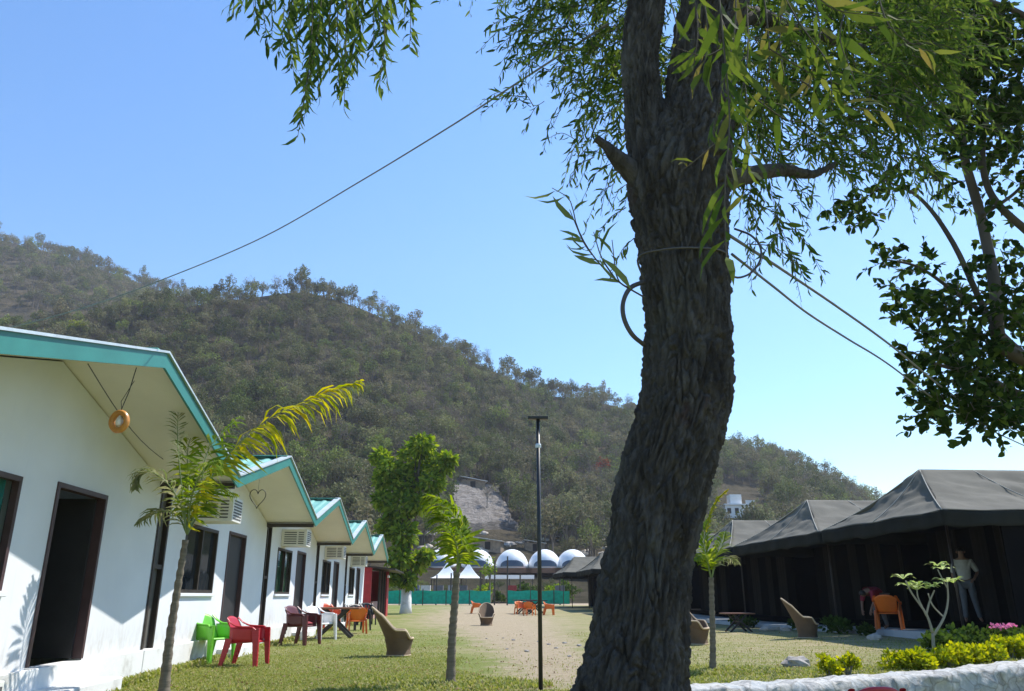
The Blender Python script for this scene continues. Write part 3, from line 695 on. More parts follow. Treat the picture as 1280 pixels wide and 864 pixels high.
# wicker chairs
def mat_wicker():
    m, n, b = newmat('woven cane'); P = coord(n)
    w1 = N(n, 'ShaderNodeTexWave', wave_type='BANDS', bands_direction='Z'); w1.inputs['Scale'].default_value = 14; w1.inputs['Distortion'].default_value = 2; n.links.new(P, w1.inputs[0])
    r = ramp(n, w1.outputs[0], [(.1, (.10,.055,.028)), (.6, (.30,.19,.10))]); nz = noise_(n, 4, 5, .6, P)
    mx = N(n, 'ShaderNodeMix', data_type='RGBA', blend_type='MULTIPLY'); mx.inputs[0].default_value = .5; n.links.new(r.outputs[0], mx.inputs[6]); n.links.new(nz.outputs[0], mx.inputs[7])
    n.links.new(mx.outputs[2], b.inputs['Base Color']); b.inputs['Roughness'].default_value = .7; bump(n, b, w1.outputs[0], .6, .02); return m
M['wicker'] = mat_wicker(); M['rim'] = pm('pale cane rim', (.50,.38,.24), .7, .2, 12, .3, 60)
def wicker(label, loc, rz, sc=1, group='tall backed cane chairs'):
    """tall backed cane tub chair; faces local -y"""
    t = T('wicker_chair', label, 'chair', loc, rz, group); t.scale = sc
    def hgt(q):                                             # q: angle from the rear, 0 back .. pi front
        q = abs(q)
        if q < .75: return 1.16-.16*(q/.75)**2.2
        if q < 1.5: return 1.0-.38*sst(.75, 1.5, q)
        if q < 2.0: return .62-.02*(q-1.5)
        return .61-.19*sst(2.0, 2.35, q)
    def sh(a, c):
        q = (a-.5)*2*PI; H = hgt(q)
        if c < .4: z = .42*c/.4; r = .25+.05*abs(c/.4-.35)*1.3+.03*(c/.4)**2
        else: k = (c-.4)/.6; z = .42+(H-.42)*k; r = .31+.10*k*max(0, math.cos(q/2))**.7
        lean = .22*max(0, (z-.42)/.7)**1.1*max(0, math.cos(q*.5))
        return (r*math.sin(q), r*math.cos(q)*.95+lean, z)
    b = MB(); b.smooth = True; b.grid(sh, 72, 30); o = O('shell', b, M['wicker'], t); m = o.modifiers.new('s', 'SOLIDIFY'); m.thickness = .035; m.offset = 0
    s = MB(); s.smooth = True; s.lathe([(.02, .40), (.2, .42), (.29, .43), (.305, .41), (.30, .37)], 24); O('seat', s, M['wicker'], t)
    r = MB(); r.smooth = True; r.tube([sh(i/72, 1) for i in range(73)], .024, 8, False); O('rim', r, M['rim'], t)
    f = MB(); f.smooth = True; f.tube([(.275*math.sin(2*PI*i/30), .26*math.cos(2*PI*i/30), .02) for i in range(31)], .022, 6, False); O('base_ring', f, M['rim'], t)
    return t
wk = wicker('tall cane chair alone on the green lawn, seen from its side', G(498, 820), R_(98), (.95, .95, .83))
p2 = G(608, 782); dup(wk, p2, R_(2), 'small distant cane chair in the middle of the dirt path', (.9, .9, .78))
p3 = G(1010, 798); dup(wk, p3, R_(75), 'cane chair before the tent platform, its back leaning left', (.95, .95, .88))
p4 = G(872, 806); dup(wk, p4, R_(62), 'cane chair half hidden behind the big trunk, by the right palm', (1.0, 1.0, .95))

# ------------------------------------------------------------------ lamp post
pp = G(676, 866); zt = (at(675, 523, pp.y)).z; t = T('lamp_post', 'slim black lamp post with a flat T shaped head on the path', 'lamp post', pp)
pole = MB(); pole.smooth = True; pole.tube([(0,0,0), (0,0,zt-.02)], [.029,.026], 12); O('pole', pole, M['blackm'], t)
O('lamp_head', MB().box(-.145, .145, -.05, .05, zt-.03, zt+.012), M['blackm'], t, bev=.006)
O('joint', MB().lathe([(.04, zt-.44), (.042, zt-.40), (.034, zt-.38)], 12), M['flash'], t)
O('base_plate', MB().box(-.1, .1, -.1, .1, -.01, .015), M['blackm'], t)

# ------------------------------------------------------------------ dark canvas tents
M['canvas'] = pm('grey green roof canvas', (.128,.122,.10), .9, .22, .8, .5, 5, spec=.15)  # roof copy of the canvas, lighter than the valance copy
M['canvas_shade'] = pm('shade darkened canvas', (.020,.021,.018), .9, .25, 1.5, .4, 6, spec=.1); M['seam'] = pm('pale canvas seam', (.30,.29,.25), .85, .15, 8, .2, 40)  # valance copy of the canvas has its shade put into the dark colour
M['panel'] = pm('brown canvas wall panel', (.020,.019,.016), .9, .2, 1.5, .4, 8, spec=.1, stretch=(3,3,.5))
M['black'] = pm('tent interior shade', (.005,.005,.005), .95, .3, 2, .1, 10, spec=.05)  # interior shade of the tents put into a near-black colour
RT = PI/2+math.atan(.07)                                    # local x along the row, +y faces the lawn
def tent(Y0, L, label, A=11.0, near_open=1.4, rz=RT, ze=3.05, zr=4.45, base=None, depth=9.0, detail=True):
    b = base or rowpos(A, Y0); b = Vector(b); b.z = 0
    t = T('tent', label, 'tent', b, rz, 'row of dark canvas tents'); mid = L*.5
    c = [(0,0,ze),(L,0,ze),(L,-depth,ze),(0,-depth,ze)]; r0, r1 = (mid,-1.5,zr), (mid,-depth+1.5,zr)
    rf = MB(); rf.smooth = True; sd_ = Y0*3.1
    def facet(p, q, u, w, n, m):                            # p-q eave edge, u-w upper edge (may be one point)
        p, q, u, w = map(Vector, (p, q, u, w)); nor = (q-p).cross(u-p).normalized()
        if nor.z < 0: nor = -nor
        def fn(a, k):
            x = p.lerp(q, a).lerp(u.lerp(w, a), k); e = math.sin(PI*a)*math.sin(PI*min(1, k*1.0))
            sag = .12*math.sin(PI*k)+.03*e
            wr = (.075*mn.noise((x.x*1.1+sd_, x.y*1.1, x.z*3))+.04*mn.noise((x.x*3.2+sd_, x.y*4, x.z*6)))*min(1, 6*k*(1-k)+.1)*(1 if 0 < a < 1 else 0)
            sc = (-.02*math.sin(PI*a*round((q-p).length/1.9))**2+.03*mn.noise((a*3, sd_, 1)))*(1-k)**3*(1 if 0 < a < 1 else 0)
            return x-nor*sag+nor*wr+Vector((0,0,sc))
        rf.grid(fn, n, m)
    facet(c[0], c[1], r0, r0, 40, 26); facet(c[1], c[2], r0, r1, 50, 26); facet(c[2], c[3], r1, r1, 10, 6); facet(c[3], c[0], r1, r0, 50, 26)
    ro = O('roof', rf, M['canvas'], t); m_ = ro.modifiers.new('s', 'SOLIDIFY'); m_.thickness = .012
    if detail:
        sm = MB(); sm.smooth = True
        def seam(p, q): 
            p, q = Vector(p), Vector(q); sm.tube([p.lerp(q, k/10)+Vector((0,0,.012-.115*math.sin(PI*k/10))) for k in range(11)], .014, 5)
        seam(c[0], r0); seam(c[1], r0); sm.tube([r0, r1], .016, 5); seam((mid,0,ze), r0)
        for k in (1, 2, 3): yy = -1.5-(depth-3)*k/4; seam((0,yy,ze), (mid,yy,zr))
        O('seam', sm, M['seam'], ro)
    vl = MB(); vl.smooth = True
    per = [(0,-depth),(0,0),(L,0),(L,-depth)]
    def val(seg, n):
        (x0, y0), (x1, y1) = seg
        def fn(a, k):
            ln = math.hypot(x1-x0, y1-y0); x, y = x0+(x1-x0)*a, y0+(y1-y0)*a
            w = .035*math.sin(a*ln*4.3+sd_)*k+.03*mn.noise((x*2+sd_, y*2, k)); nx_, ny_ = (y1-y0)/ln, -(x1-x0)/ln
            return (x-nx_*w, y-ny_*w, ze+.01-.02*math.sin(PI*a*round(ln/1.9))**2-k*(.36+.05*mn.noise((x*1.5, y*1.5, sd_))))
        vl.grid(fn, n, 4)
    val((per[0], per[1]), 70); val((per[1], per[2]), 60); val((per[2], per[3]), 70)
    vo = O('valance', vl, M['canvas_shade'], t); m_ = vo.modifiers.new('s', 'SOLIDIFY'); m_.thickness = .01
    # walls: pleated brown panels between openings painted near-black for shade, set back under the eave
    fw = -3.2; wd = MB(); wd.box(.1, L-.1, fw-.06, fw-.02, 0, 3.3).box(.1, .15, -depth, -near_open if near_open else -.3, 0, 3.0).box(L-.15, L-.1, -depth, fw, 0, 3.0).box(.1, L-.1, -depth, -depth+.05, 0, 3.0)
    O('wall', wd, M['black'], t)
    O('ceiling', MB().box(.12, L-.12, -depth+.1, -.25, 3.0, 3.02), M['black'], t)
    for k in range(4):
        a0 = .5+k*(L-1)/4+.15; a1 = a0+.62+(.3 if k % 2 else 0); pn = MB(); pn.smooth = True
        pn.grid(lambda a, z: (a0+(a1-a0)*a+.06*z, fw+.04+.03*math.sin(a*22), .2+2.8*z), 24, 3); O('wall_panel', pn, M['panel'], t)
    for x in ((1.35,) if detail else (1.35, L-.5)): po = MB(); po.smooth = True; po.tube([(x, -.9, 0), (x, -.9, ze+.1)], .03, 8); O('pole', po, M['brown'], t)
    return t
tent(17.9, 6.1, 'nearest dark canvas tent, tallest in view, sheltering the two people')
tent(24.2, 7.6, 'second dark canvas tent, behind the right hand cane chair', near_open=2.6)
tent(32.2, 7.2, 'third dark canvas tent, beyond the right palm', near_open=2.6)
tent(40, 7.2, 'dark canvas tent hidden mostly behind the big trunk', near_open=2.6, detail=False)
tent(50, 7.6, 'far dark canvas tent showing just left of the big trunk', base=(6.9, 50, 0), near_open=2.6, detail=False)
tent(58.5, 7.4, 'farther grey tent second left of the big trunk', base=(5.75, 58.5, 0), near_open=2.6, detail=False)
tent(66.5, 7.2, 'farthest grey tent, ending near the green fence and lamp post', base=(4.2, 66.5, 0), near_open=2.6, detail=False)
# veranda and raised floor
M['slab'] = pm('whitewashed concrete edge', (.46,.47,.46), .85, .15, 3, .3, 20, dirt=(.26,.26,.24))
def strip(name, A0, A1, Ys, ztop, mat, lab, cat, kind=None):
    mb = MB(); vs = []
    for Y in Ys:
        z = ztop(Y); vs += [(A0-.07*Y, Y, z), (A1-.07*Y, Y, z), (A0-.07*Y, Y, -.2), (A1-.07*Y, Y, -.2)]
    f = []
    for i in range(len(Ys)-1):
        a, b = 4*i, 4*i+4; f += [(a, a+1, b+1, b), (a+2, a, b, b+2), (a+1, a+3, b+3, b+1)]
    f += [(0, 2, 3, 1), (len(vs)-4, len(vs)-3, len(vs)-1, len(vs)-2)]
    mb.add(vs, f); return tag(O(name, mb, mat), lab, cat, kind=kind)
zplat = lambda Y: .34-.016*(Y-20.8) if Y < 34 else .13+.007*(Y-34)
strip('pavement', 11.9, 13.6, [13, 18, 20, 24, 28, 32, 36, 44, 56], zplat, M['slab'], None, None, 'structure')
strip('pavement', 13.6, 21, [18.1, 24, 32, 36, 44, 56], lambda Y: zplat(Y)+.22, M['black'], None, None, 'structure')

# orange chair, table, two people by the near tent
oc = armchair('plastic_chair', 'orange plastic chair on the tent platform behind the frangipani', M['orange'], Vector((.458*23.2, 23.2, zplat(23.2))), R_(150)); oc.scale = (1.12, 1.12, 1.12)
tb = G(912, 790); tb.x += .3; xtable('low dark bench table right of the right palm, before the tents', Vector((tb.x, tb.y, tb.z)), R_(4), (M['wood'], M['bwood']), .8)
for u, lab in ((690, 'far orange chair nearest the tents'),):
    pass
for k, (u, v, rz, lab) in enumerate(((650, 768, .3, 'orange chair left of the small black tables by the green fence'), (662, 769.5, 2.8, 'orange chair between the small black tables by the green fence'), (686, 769, 1.4, 'orange chair just right of the lamp post, by the far tents'), (595, 767, 1.5, 'orange stool chair by the fence gap, left of the distant cane chair'))):
    armchair('plastic_chair', lab, M['orange'], G(u, v), rz, 'orange chairs by the green fence').scale = (1.0,)*3
for u, v, lab in ((656, 767, 'small black table left of the lamp post by the green fence'), (669, 768, 'small black table nearest the lamp post by the green fence')):
    xtable(lab, G(u, v), .2, (M['blackm'], M['blackm']), 1.2)

def person(label, loc, rz, joints, edges, rads, parts, skin, sub=2, scale=1):
    """body: one skinned surface over a skeleton; clothes: skinned chains over the same joints, slightly larger"""
    t = T('person', label, 'person', loc, rz); t.scale = (scale,)*3
    def skinned(name, names, eds, rr, mat):
        idx = {n: i for i, n in enumerate(names)}
        me = bpy.data.meshes.new(name); me.from_pydata([joints[n] for n in names], [(idx[a], idx[b]) for a, b in eds], []); me.materials.append(mat)
        o = bpy.data.objects.new(name, me); COL.objects.link(o); o.parent = t
        bm = bmesh.new(); bm.from_mesh(me); lay = bm.verts.layers.skin.verify()
        for v in bm.verts: v[lay].radius = rr[names[v.index]] if v.index < len(names) else (.05, .05)
        bm.verts.ensure_lookup_table()
        for i, n in enumerate(names): bm.verts[i][lay].radius = rr[n]; bm.verts[i][lay].use_root = (i == 0)
        bm.to_mesh(me); bm.free()
        o.modifiers.new('skin', 'SKIN').use_smooth_shade = True; ss = o.modifiers.new('sub', 'SUBSURF'); ss.levels = sub; ss.render_levels = sub
        return o
    skinned('body', list(joints), edges, rads, skin)
    for nm, names, eds, grow, mat in parts: skinned(nm, names, eds, {n: (rads[n][0]+grow, rads[n][1]+grow) for n in names}, mat)
    return t
M['skin'] = pm('brown skin', (.20,.11,.07), .55, .1, 10, .05); M['shirt'] = pm('pale grey shirt', (.42,.42,.38), .85, .12, 8, .3, 30); M['trouser'] = pm('grey trousers', (.10,.11,.12), .85, .2, 8, .3, 30)
M['hair'] = pm('black hair', (.012,.010,.009), .6, .2, 30, .3, 80); M['redcloth'] = pm('dark red cloth', (.22,.015,.035), .85, .2, 8, .3, 30); M['shoe'] = pm('dark shoe', (.03,.025,.02), .6)
def hand_edges(J, E, Rr, side, w, d, up):
    """palm and five fingers off the wrist joint w, pointing along d"""
    d = Vector(d).normalized(); up = Vector(up).normalized(); s = d.cross(up); W0 = Vector(J[w])
    pn = 'palm'+side; J[pn] = tuple(W0+d*.055); E.append((w, pn)); Rr[pn] = (.034, .02)
    for i, (off, ln) in enumerate(((-.030, .060), (-.010, .075), (.011, .080), (.030, .068))):
        a, b, c = f'f{i}a'+side, f'f{i}b'+side, f'f{i}c'+side
        p0 = W0+d*.095+s*off; J[a] = tuple(p0); J[b] = tuple(p0+d*ln*.5-up*.008); J[c] = tuple(p0+d*ln*.85-up*.03)
        E += [(pn, a), (a, b), (b, c)]; Rr[a] = (.010, .010); Rr[b] = (.009, .009); Rr[c] = (.008, .008)
    J['ta'+side] = tuple(W0+d*.04-s*.04); J['tb'+side] = tuple(W0+d*.085-s*.062-up*.01); E += [(pn, 'ta'+side), ('ta'+side, 'tb'+side)]; Rr['ta'+side] = (.012, .012); Rr['tb'+side] = (.009, .009)
def stand_person():
    J = dict(pelvis=(0,0,.94), waist=(0,.01,1.08), chest=(0,.02,1.32), collar=(0,.01,1.46), neck=(0,0,1.53), jaw=(0,-.03,1.60), skull=(0,-.005,1.68), crown=(0,.01,1.735),
             sl=(.17,.01,1.43), el=(.30,.05,1.17), wl=(.20,-.10,1.02), sr=(-.17,.01,1.43), er=(-.25,.05,1.14), wr=(-.24,-.03,.90),
             hl=(.095,0,.90), kl=(.13,-.03,.50), al=(.19,.03,.09), tl=(.21,-.12,.035), hr=(-.095,0,.90), kr=(-.10,-.02,.50), ar=(-.12,.03,.09), tr=(-.13,-.12,.035))
    E = [('pelvis','waist'),('waist','chest'),('chest','collar'),('collar','neck'),('neck','jaw'),('jaw','skull'),('skull','crown'),('collar','sl'),('sl','el'),('el','wl'),('collar','sr'),('sr','er'),('er','wr'),
         ('pelvis','hl'),('hl','kl'),('kl','al'),('al','tl'),('pelvis','hr'),('hr','kr'),('kr','ar'),('ar','tr')]
    r = dict(pelvis=(.145,.105), waist=(.135,.10), chest=(.155,.11), collar=(.10,.08), neck=(.055,.055), jaw=(.062,.07), skull=(.078,.092), crown=(.05,.06), sl=(.062,.062), el=(.042,.042), wl=(.028,.028), sr=(.062,.062), er=(.042,.042), wr=(.028,.028),
             hl=(.09,.09), kl=(.058,.058), al=(.038,.038), tl=(.04,.025), hr=(.09,.09), kr=(.058,.058), ar=(.038,.038), tr=(.04,.025))
    hand_edges(J, E, r, 'l', 'wl', (-.5,-.5,-.4), (0,0,1)); hand_edges(J, E, r, 'r', 'wr', (.05,-.12,-1), (-1,0,0))
    parts = [('shirt', ['chest','waist','pelvis','collar','sl','el','sr','er'], [('chest','waist'),('waist','pelvis'),('chest','collar'),('collar','sl'),('sl','el'),('collar','sr'),('sr','er')], .018, M['shirt']),
             ('trousers', ['pelvis','hl','kl','al','hr','kr','ar'], [('pelvis','hl'),('hl','kl'),('kl','al'),('pelvis','hr'),('hr','kr'),('kr','ar')], .016, M['trouser'])]
    p = Vector((.5587*21.0, 21.0, zplat(21)+.22))
    t = person('person in a pale shirt and grey trousers standing under the nearest tent', p, R_(-25), J, E, r, parts, M['skin'], scale=1.05)
    h = MB(); h.smooth = True; h.grid(lambda a, c: (.088*math.sin(PI*c*.62)*math.cos(2*PI*a), .012+.105*math.sin(PI*c*.62)*math.sin(2*PI*a), 1.665+.105*math.cos(PI*c*.62)+(.04 if math.sin(2*PI*a) < -.3 and c > .8 else 0)), 20, 12); O('hair', h, M['hair'], t)
    f = MB(); f.smooth = True; f.tube([(0,-.085,1.675),(0,-.112,1.635),(0,-.09,1.62)], [.010,.015,.008], 6)
    for s in (-1, 1): f.tube([(s*.078,0,1.68),(s*.092,.012,1.655),(s*.078,.0,1.625)], [.012,.018,.01], 6)
    O('face_features', f, M['skin'], t)
    ey = MB(); 
    for s in (-1, 1): ey.lathe([(.002,-.006),(.009,0),(.002,.006)], 8, (s*.03,-.088,1.668))
    O('eyes', ey, M['hair'], t)
def bend_person():
    J = dict(pelvis=(0,.18,.92), waist=(0,.06,1.02), chest=(0,-.16,1.05), collar=(0,-.29,1.03), neck=(0,-.36,1.0), jaw=(0,-.42,.92), skull=(0,-.47,.96), crown=(0,-.52,.99),
             sl=(.17,-.27,1.0), el=(.22,-.30,.74), wl=(.15,-.38,.53), sr=(-.17,-.27,1.0), er=(-.22,-.32,.74), wr=(-.14,-.42,.53),
             hl=(.095,.17,.88), kl=(.13,.05,.48), al=(.14,.15,.09), tl=(.15,.0,.035), hr=(-.095,.17,.88), kr=(-.12,.02,.48), ar=(-.13,.12,.09), tr=(-.14,-.03,.035))
    E = [('pelvis','waist'),('waist','chest'),('chest','collar'),('collar','neck'),('neck','jaw'),('jaw','skull'),('skull','crown'),('collar','sl'),('sl','el'),('el','wl'),('collar','sr'),('sr','er'),('er','wr'),
         ('pelvis','hl'),('hl','kl'),('kl','al'),('al','tl'),('pelvis','hr'),('hr','kr'),('kr','ar'),('ar','tr')]
    r = dict(pelvis=(.15,.12), waist=(.14,.11), chest=(.155,.12), collar=(.10,.08), neck=(.055,.055), jaw=(.062,.06), skull=(.08,.08), crown=(.05,.05), sl=(.06,.06), el=(.042,.042), wl=(.028,.028), sr=(.06,.06), er=(.042,.042), wr=(.028,.028),
             hl=(.095,.095), kl=(.06,.06), al=(.038,.038), tl=(.04,.025), hr=(.095,.095), kr=(.06,.06), ar=(.038,.038), tr=(.04,.025))
    hand_edges(J, E, r, 'l', 'wl', (-.2,-.2,-1), (0,-1,0)); hand_edges(J, E, r, 'r', 'wr', (.2,-.2,-1), (0,-1,0))
    parts = [('shirt', ['chest','waist','pelvis','collar','sl','el','sr','er'], [('chest','waist'),('waist','pelvis'),('chest','collar'),('collar','sl'),('sl','el'),('collar','sr'),('sr','er')], .022, M['redcloth']),
             ('trousers', ['pelvis','hl','kl','al','hr','kr','ar'], [('pelvis','hl'),('hl','kl'),('kl','al'),('pelvis','hr'),('hr','kr'),('kr','ar')], .016, M['trouser'])]
    y = 23.6; x = ray(1098, 770)[0]/ray(1098, 770)[1]*y
    t = person('person in a dark red top bending forward beside the orange chair', Vector((x, y, zplat(y))), R_(-70), J, E, r, parts, M['skin'])
    h = MB(); h.smooth = True; h.grid(lambda a, c: (.092*math.sin(PI*c*.62)*math.cos(2*PI*a), -.475+.095*math.sin(PI*c*.62)*math.sin(2*PI*a), .965+.10*math.cos(PI*c*.62)), 20, 12); O('hair', h, M['hair'], t)
stand_person(); bend_person()

# ------------------------------------------------------------------ domes, pavilions, fence and posts at the far end
M['dome'] = pm('white dome fabric', (.80,.81,.82), .5, .06, 2, .1, 10); M['domeglass'] = glassmat('dome window film', (.05,.07,.10)); M['net'] = pm('green shade net', (.0,.34,.24), .8, .25, 3, .3, 40)
d0 = None
for k, (u, lab) in enumerate(((550, 'white dome tent farthest left, behind the leafy tree and palm'), (597, 'white dome tent second from left, just right of the middle palm'), (640, 'white dome tent standing clear left of the lamp post'), (681, 'white dome tent directly behind the lamp post'), (716, 'white dome tent half sunk behind the far grey tent'))):
    p = at(u, 713, 128)
    if d0 is None:
        t = d0 = T('dome_tent', lab, 'dome tent', p, 0, 'white dome tents'); r = 2.65
        sh = MB(); sh.smooth = True; sh.lathe([(r*math.cos(q)*1.0, .25+r*1.12*math.sin(q)) for q in [PI/2*i/10 for i in range(10)]]+[(.02, .25+r*1.12)], 28); O('shell', sh, M['dome'], t)
        w = MB(); w.smooth = True
        w.grid(lambda a, c: ((r+.03)*math.cos(.08+.33*c)*math.sin((a-.5)*1.5*math.sqrt(max(0,1-(1.15*c-.25)**2))), -(r+.03)*math.cos(.08+.33*c)*math.cos((a-.5)*1.5*math.sqrt(max(0,1-(1.15*c-.25)**2))), .25+(r+.03)*1.12*math.sin(.08+.33*c)), 24, 10); O('window', w, M['domeglass'], t)
        O('deck', MB().box(-3, 3, -3.6, 3, -.5, .24), M['wood'], t)
        O('deck_post', MB().box(-2.6, -2.4, -3.3, -3.1, -4, -.5).box(2.4, 2.6, -3.3, -3.1, -4, -.5), M['brown'], t)
    else: dup(d0, p, 0, lab, 1.0)
def pavilion(u, lab, w):
    y = 96; b = at(u, 748, y); b.z = .3; ze = at(u, 723, y).z-b.z; za = at(u, 703, y).z-b.z
    t = T('pavilion', lab, 'pavilion', b, 0, 'white peaked pavilions')
    rf = MB(); rf.smooth = False
    def fn(a, c): q = 2*PI*a; k = (1-c)**1.6; e = w/2/max(abs(math.cos(q)), abs(math.sin(q))); return (e*math.cos(q)*(1-c), e*math.sin(q)*(1-c), ze+(za-ze)*c**1.7)
    rf.grid(fn, 16, 8); O('roof', rf, M['dome'], t)
    for x in (-1, 1):
        for y_ in (-1, 1): O('post', MB().tube([(x*w*.46, y_*w*.46, 0), (x*w*.46, y_*w*.46, ze)], .06, 6), M['brown'], t)
pavilion(558, 'white peaked pavilion between the leafy tree and middle palm', 3.6); pavilion(585, 'white peaked pavilion right of the middle palm', 3.4)
b = at(637, 750, 100); b.z = .3; ze = at(637, 724, 100).z-.3
t = T('canopy', 'long flat white canopy roof behind the fence gap', 'canopy', b); O('roof', MB().box(-3.0, 3.0, -1.5, 1.5, ze, ze+.45), M['dome'], t)
for x in (-2.8, 0, 2.8): O('post', MB().box(x-.06, x+.06, -1.4, -1.28, 0, ze), M['brown'], t)
def fence(u0, u1, lab):
    y = 77.; a, c = at(u0, 750, y), at(u1, 750, y); z0, z1 = gz(0, y), at(620, 738, y).z
    t = T('net_fence', lab, 'fence', Vector((a.x, y, z0)), 0, 'green net fences'); L = c.x-a.x; mb = MB(); mb.smooth = True
    mb.grid(lambda s, k: (L*s, .06*math.sin(s*L*1.9)+.08*mn.noise((s*L, k, 1)), .12+(z1-z0-.12)*k-.07*math.sin(s*PI*L/2.2)**2*(k > .5)), int(L*8), 5); O('net', mb, M['net'], t)
    for i in range(int(L/2.2)+1): O('post', MB().tube([(i*2.2, -.05, 0), (i*2.2, -.05, z1-z0+.15)], .04, 6), M['brown'], t)
fence(470, 613, 'green net fence left of the gap, behind the leafy tree and middle palm'); fence(634, 712, 'green net fence right of the gap, behind the lamp post')
for i, (u, h) in enumerate(((520, 3), (545, 2.8), (563, 3), (600, 3.1), (618, 4.2), (634, 4.6), (650, 3), (700, 3))):
    p = at(u, 750, 80); p.z = gz(0, 80); tag(O('wooden_post', MB().tube([(0,0,0), (.03,0,h)], .07, 6), M['brown'], loc=p), 'thin dark post standing behind the green net fence', 'post', 'dark posts behind the green fence')
for k, (u, c) in enumerate(((518, (.10,.12,.2)), (532, (.5,.5,.5)), (548, (.12,.12,.14)), (566, (.3,.3,.34)), (578, (.1,.1,.12)), (640, (.25,.04,.04)), (700, (.12,.12,.14)))):
    p = at(u, 745, 84); p.z = .33; bm_ = MB().box(-.5, .5, -.4, .4, .72, .78); mt_ = pm('stall cloth %d' % k, c, .9)
    t = T('stall_table', 'cloth covered table behind the green net fence, %s' % ('left of the gap', 'left of the gap', 'left of the gap', 'left of the gap', 'left of the gap', 'seen through the gap', 'behind the lamp post')[k], 'table', p, 0, 'tables behind the fence')
    O('tabletop', bm_, mt_, t); O('tablecloth', MB().box(-.48, .48, -.38, .38, 1.2, 1.9).box(-.5, .5, -.42, -.40, .1, .72), mt_, t)

# ------------------------------------------------------------------ low stone wall
M['wallstone'] = None
def mat_wall():
    m, n, b = newmat('whitewashed rubble masonry'); P = coord(n)
    vo = N(n, 'ShaderNodeTexVoronoi', feature='DISTANCE_TO_EDGE'); vo.inputs['Scale'].default_value = 4.6
    wp = noise_(n, 3, 3, .5, P); ad = N(n, 'ShaderNodeMix', data_type='VECTOR'); ad.inputs[0].default_value = .12; n.links.new(P, ad.inputs[4]); n.links.new(wp.outputs[1], ad.inputs[5]); n.links.new(ad.outputs[1], vo.inputs['Vector'])
    vc = N(n, 'ShaderNodeTexVoronoi'); vc.inputs['Scale'].default_value = 4.6; n.links.new(ad.outputs[1], vc.inputs['Vector'])
    st = ramp(n, vc.outputs['Color'], [(.2, (.30,.30,.29)), (.5, (.46,.45,.42)), (.8, (.38,.40,.40))])
    nz = noise_(n, 9, 8, .7, P)
    wash = ramp(n, nz.outputs[0], [(.46, (0,0,0)), (.68, (.9,.9,.9))])
    mx = N(n, 'ShaderNodeMix', data_type='RGBA'); n.links.new(wash.outputs[0], mx.inputs[0]); n.links.new(st.outputs[0], mx.inputs[6]); mx.inputs[7].default_value = (.62,.60,.56,1)
    ed = ramp(n, vo.outputs[0], [(0, (.62,.60,.56)), (.07, (1,1,1))]); m2 = N(n, 'ShaderNodeMix', data_type='RGBA', blend_type='MULTIPLY'); m2.inputs[0].default_value = .9
    n.links.new(mx.outputs[2], m2.inputs[6]); n.links.new(ed.outputs[0], m2.inputs[7]); n.links.new(m2.outputs[2], b.inputs['Base Color'])
    b.inputs['Roughness'].default_value = .95; bump(n, b, nz.outputs[0], .8, .04); return m
M['wallstone'] = mat_wall()
def stone_wall():
    x0, x1, w = 1.55, 12.0, .30; prof = [(-w, -.5), (-w, -.38), (-w, -.3), (-w, -.22), (-w, -.14), (-w, -.06), (-w, 0), (-w+.03, .06), (-w+.07, .09), (-.1, .105), (.0, .11), (.1, .105), (w-.07, .09), (w-.02, .05), (w, -.05), (w, -.4)]
    pr = [(a, b) for a, b in prof]; n = 520; mb = MB(); mb.smooth = True
    c = Vector((4, wally(4), 0)); vs = []
    for i in range(n+1):
        x = x0+(x1-x0)*i/n; y = wally(x); d = Vector((1, WS, 0)).normalized(); nn = Vector((-d.y, d.x, 0)); g = gz(x, y+.4)
        for (o, z) in pr:
            q = Vector((x*1.25*4.2/5, z*4.4, o*2)); dist, _ = mn.voronoi(q*1.6, distance_metric='DISTANCE')
            e = min(1, (dist[1]-dist[0])*3.2); k = .07*e-.035+.03*mn.noise(Vector((x*9, o*9, z*9)))
            front = 1 if o <= -w+.04 else .35
            vs.append(Vector((x, y, g+z))+nn*(o-k*front*(1 if o < 0 else -1)+.07*mn.noise((x*.9, 5, 0)))+Vector((0, 0, (.035*mn.noise((x*3, o*4, 7))+.02*mn.noise((x*11, o*9, 7)))*(z > 0))))
    m = len(pr); mb.add(vs, [(i*m+j, (i+1)*m+j, (i+1)*m+j+1, i*m+j+1) for i in range(n) for j in range(m-1)])
    tag(O('stone_wall', mb, M['wallstone'], world=True, loc=tuple(c)), 'low whitewashed rubble stone wall running in front of the right hand lawn', 'wall')
stone_wall()
y = 8.05; cpos = Vector((ray(1076, 860)[0]/ray(1076, 860)[1]*y, y, -.42)); armchair('plastic_chair', 'red plastic chair before the stone wall, only its back top in view', M['redp'], cpos, R_(185))
r0 = O('stone', rockmb(.17, 1.5, 1, .7, 5), M['stone']); r0.location = G(996, 833)+Vector((0,0,.05)); tag(r0, 'single grey rock lying on the lawn just behind the stone wall', 'stone')
for k, (u, v, s) in enumerate(((958, 789, .16), (968, 788, .2), (982, 789, .15), (1094, 800, .14))):
    r0 = O('stone', rockmb(s, 1.4, 1, .7, 15+k), M['palestone']); r0.location = G(u, v)+Vector((0,0,.05))
    tag(r0, 'pale rock by the tent platform, '+('first to the right of the low bench table', 'largest of the three beside the bench table', 'nearest the leaning cane chair on its left', 'alone, right of the leaning cane chair')[k], 'stone')

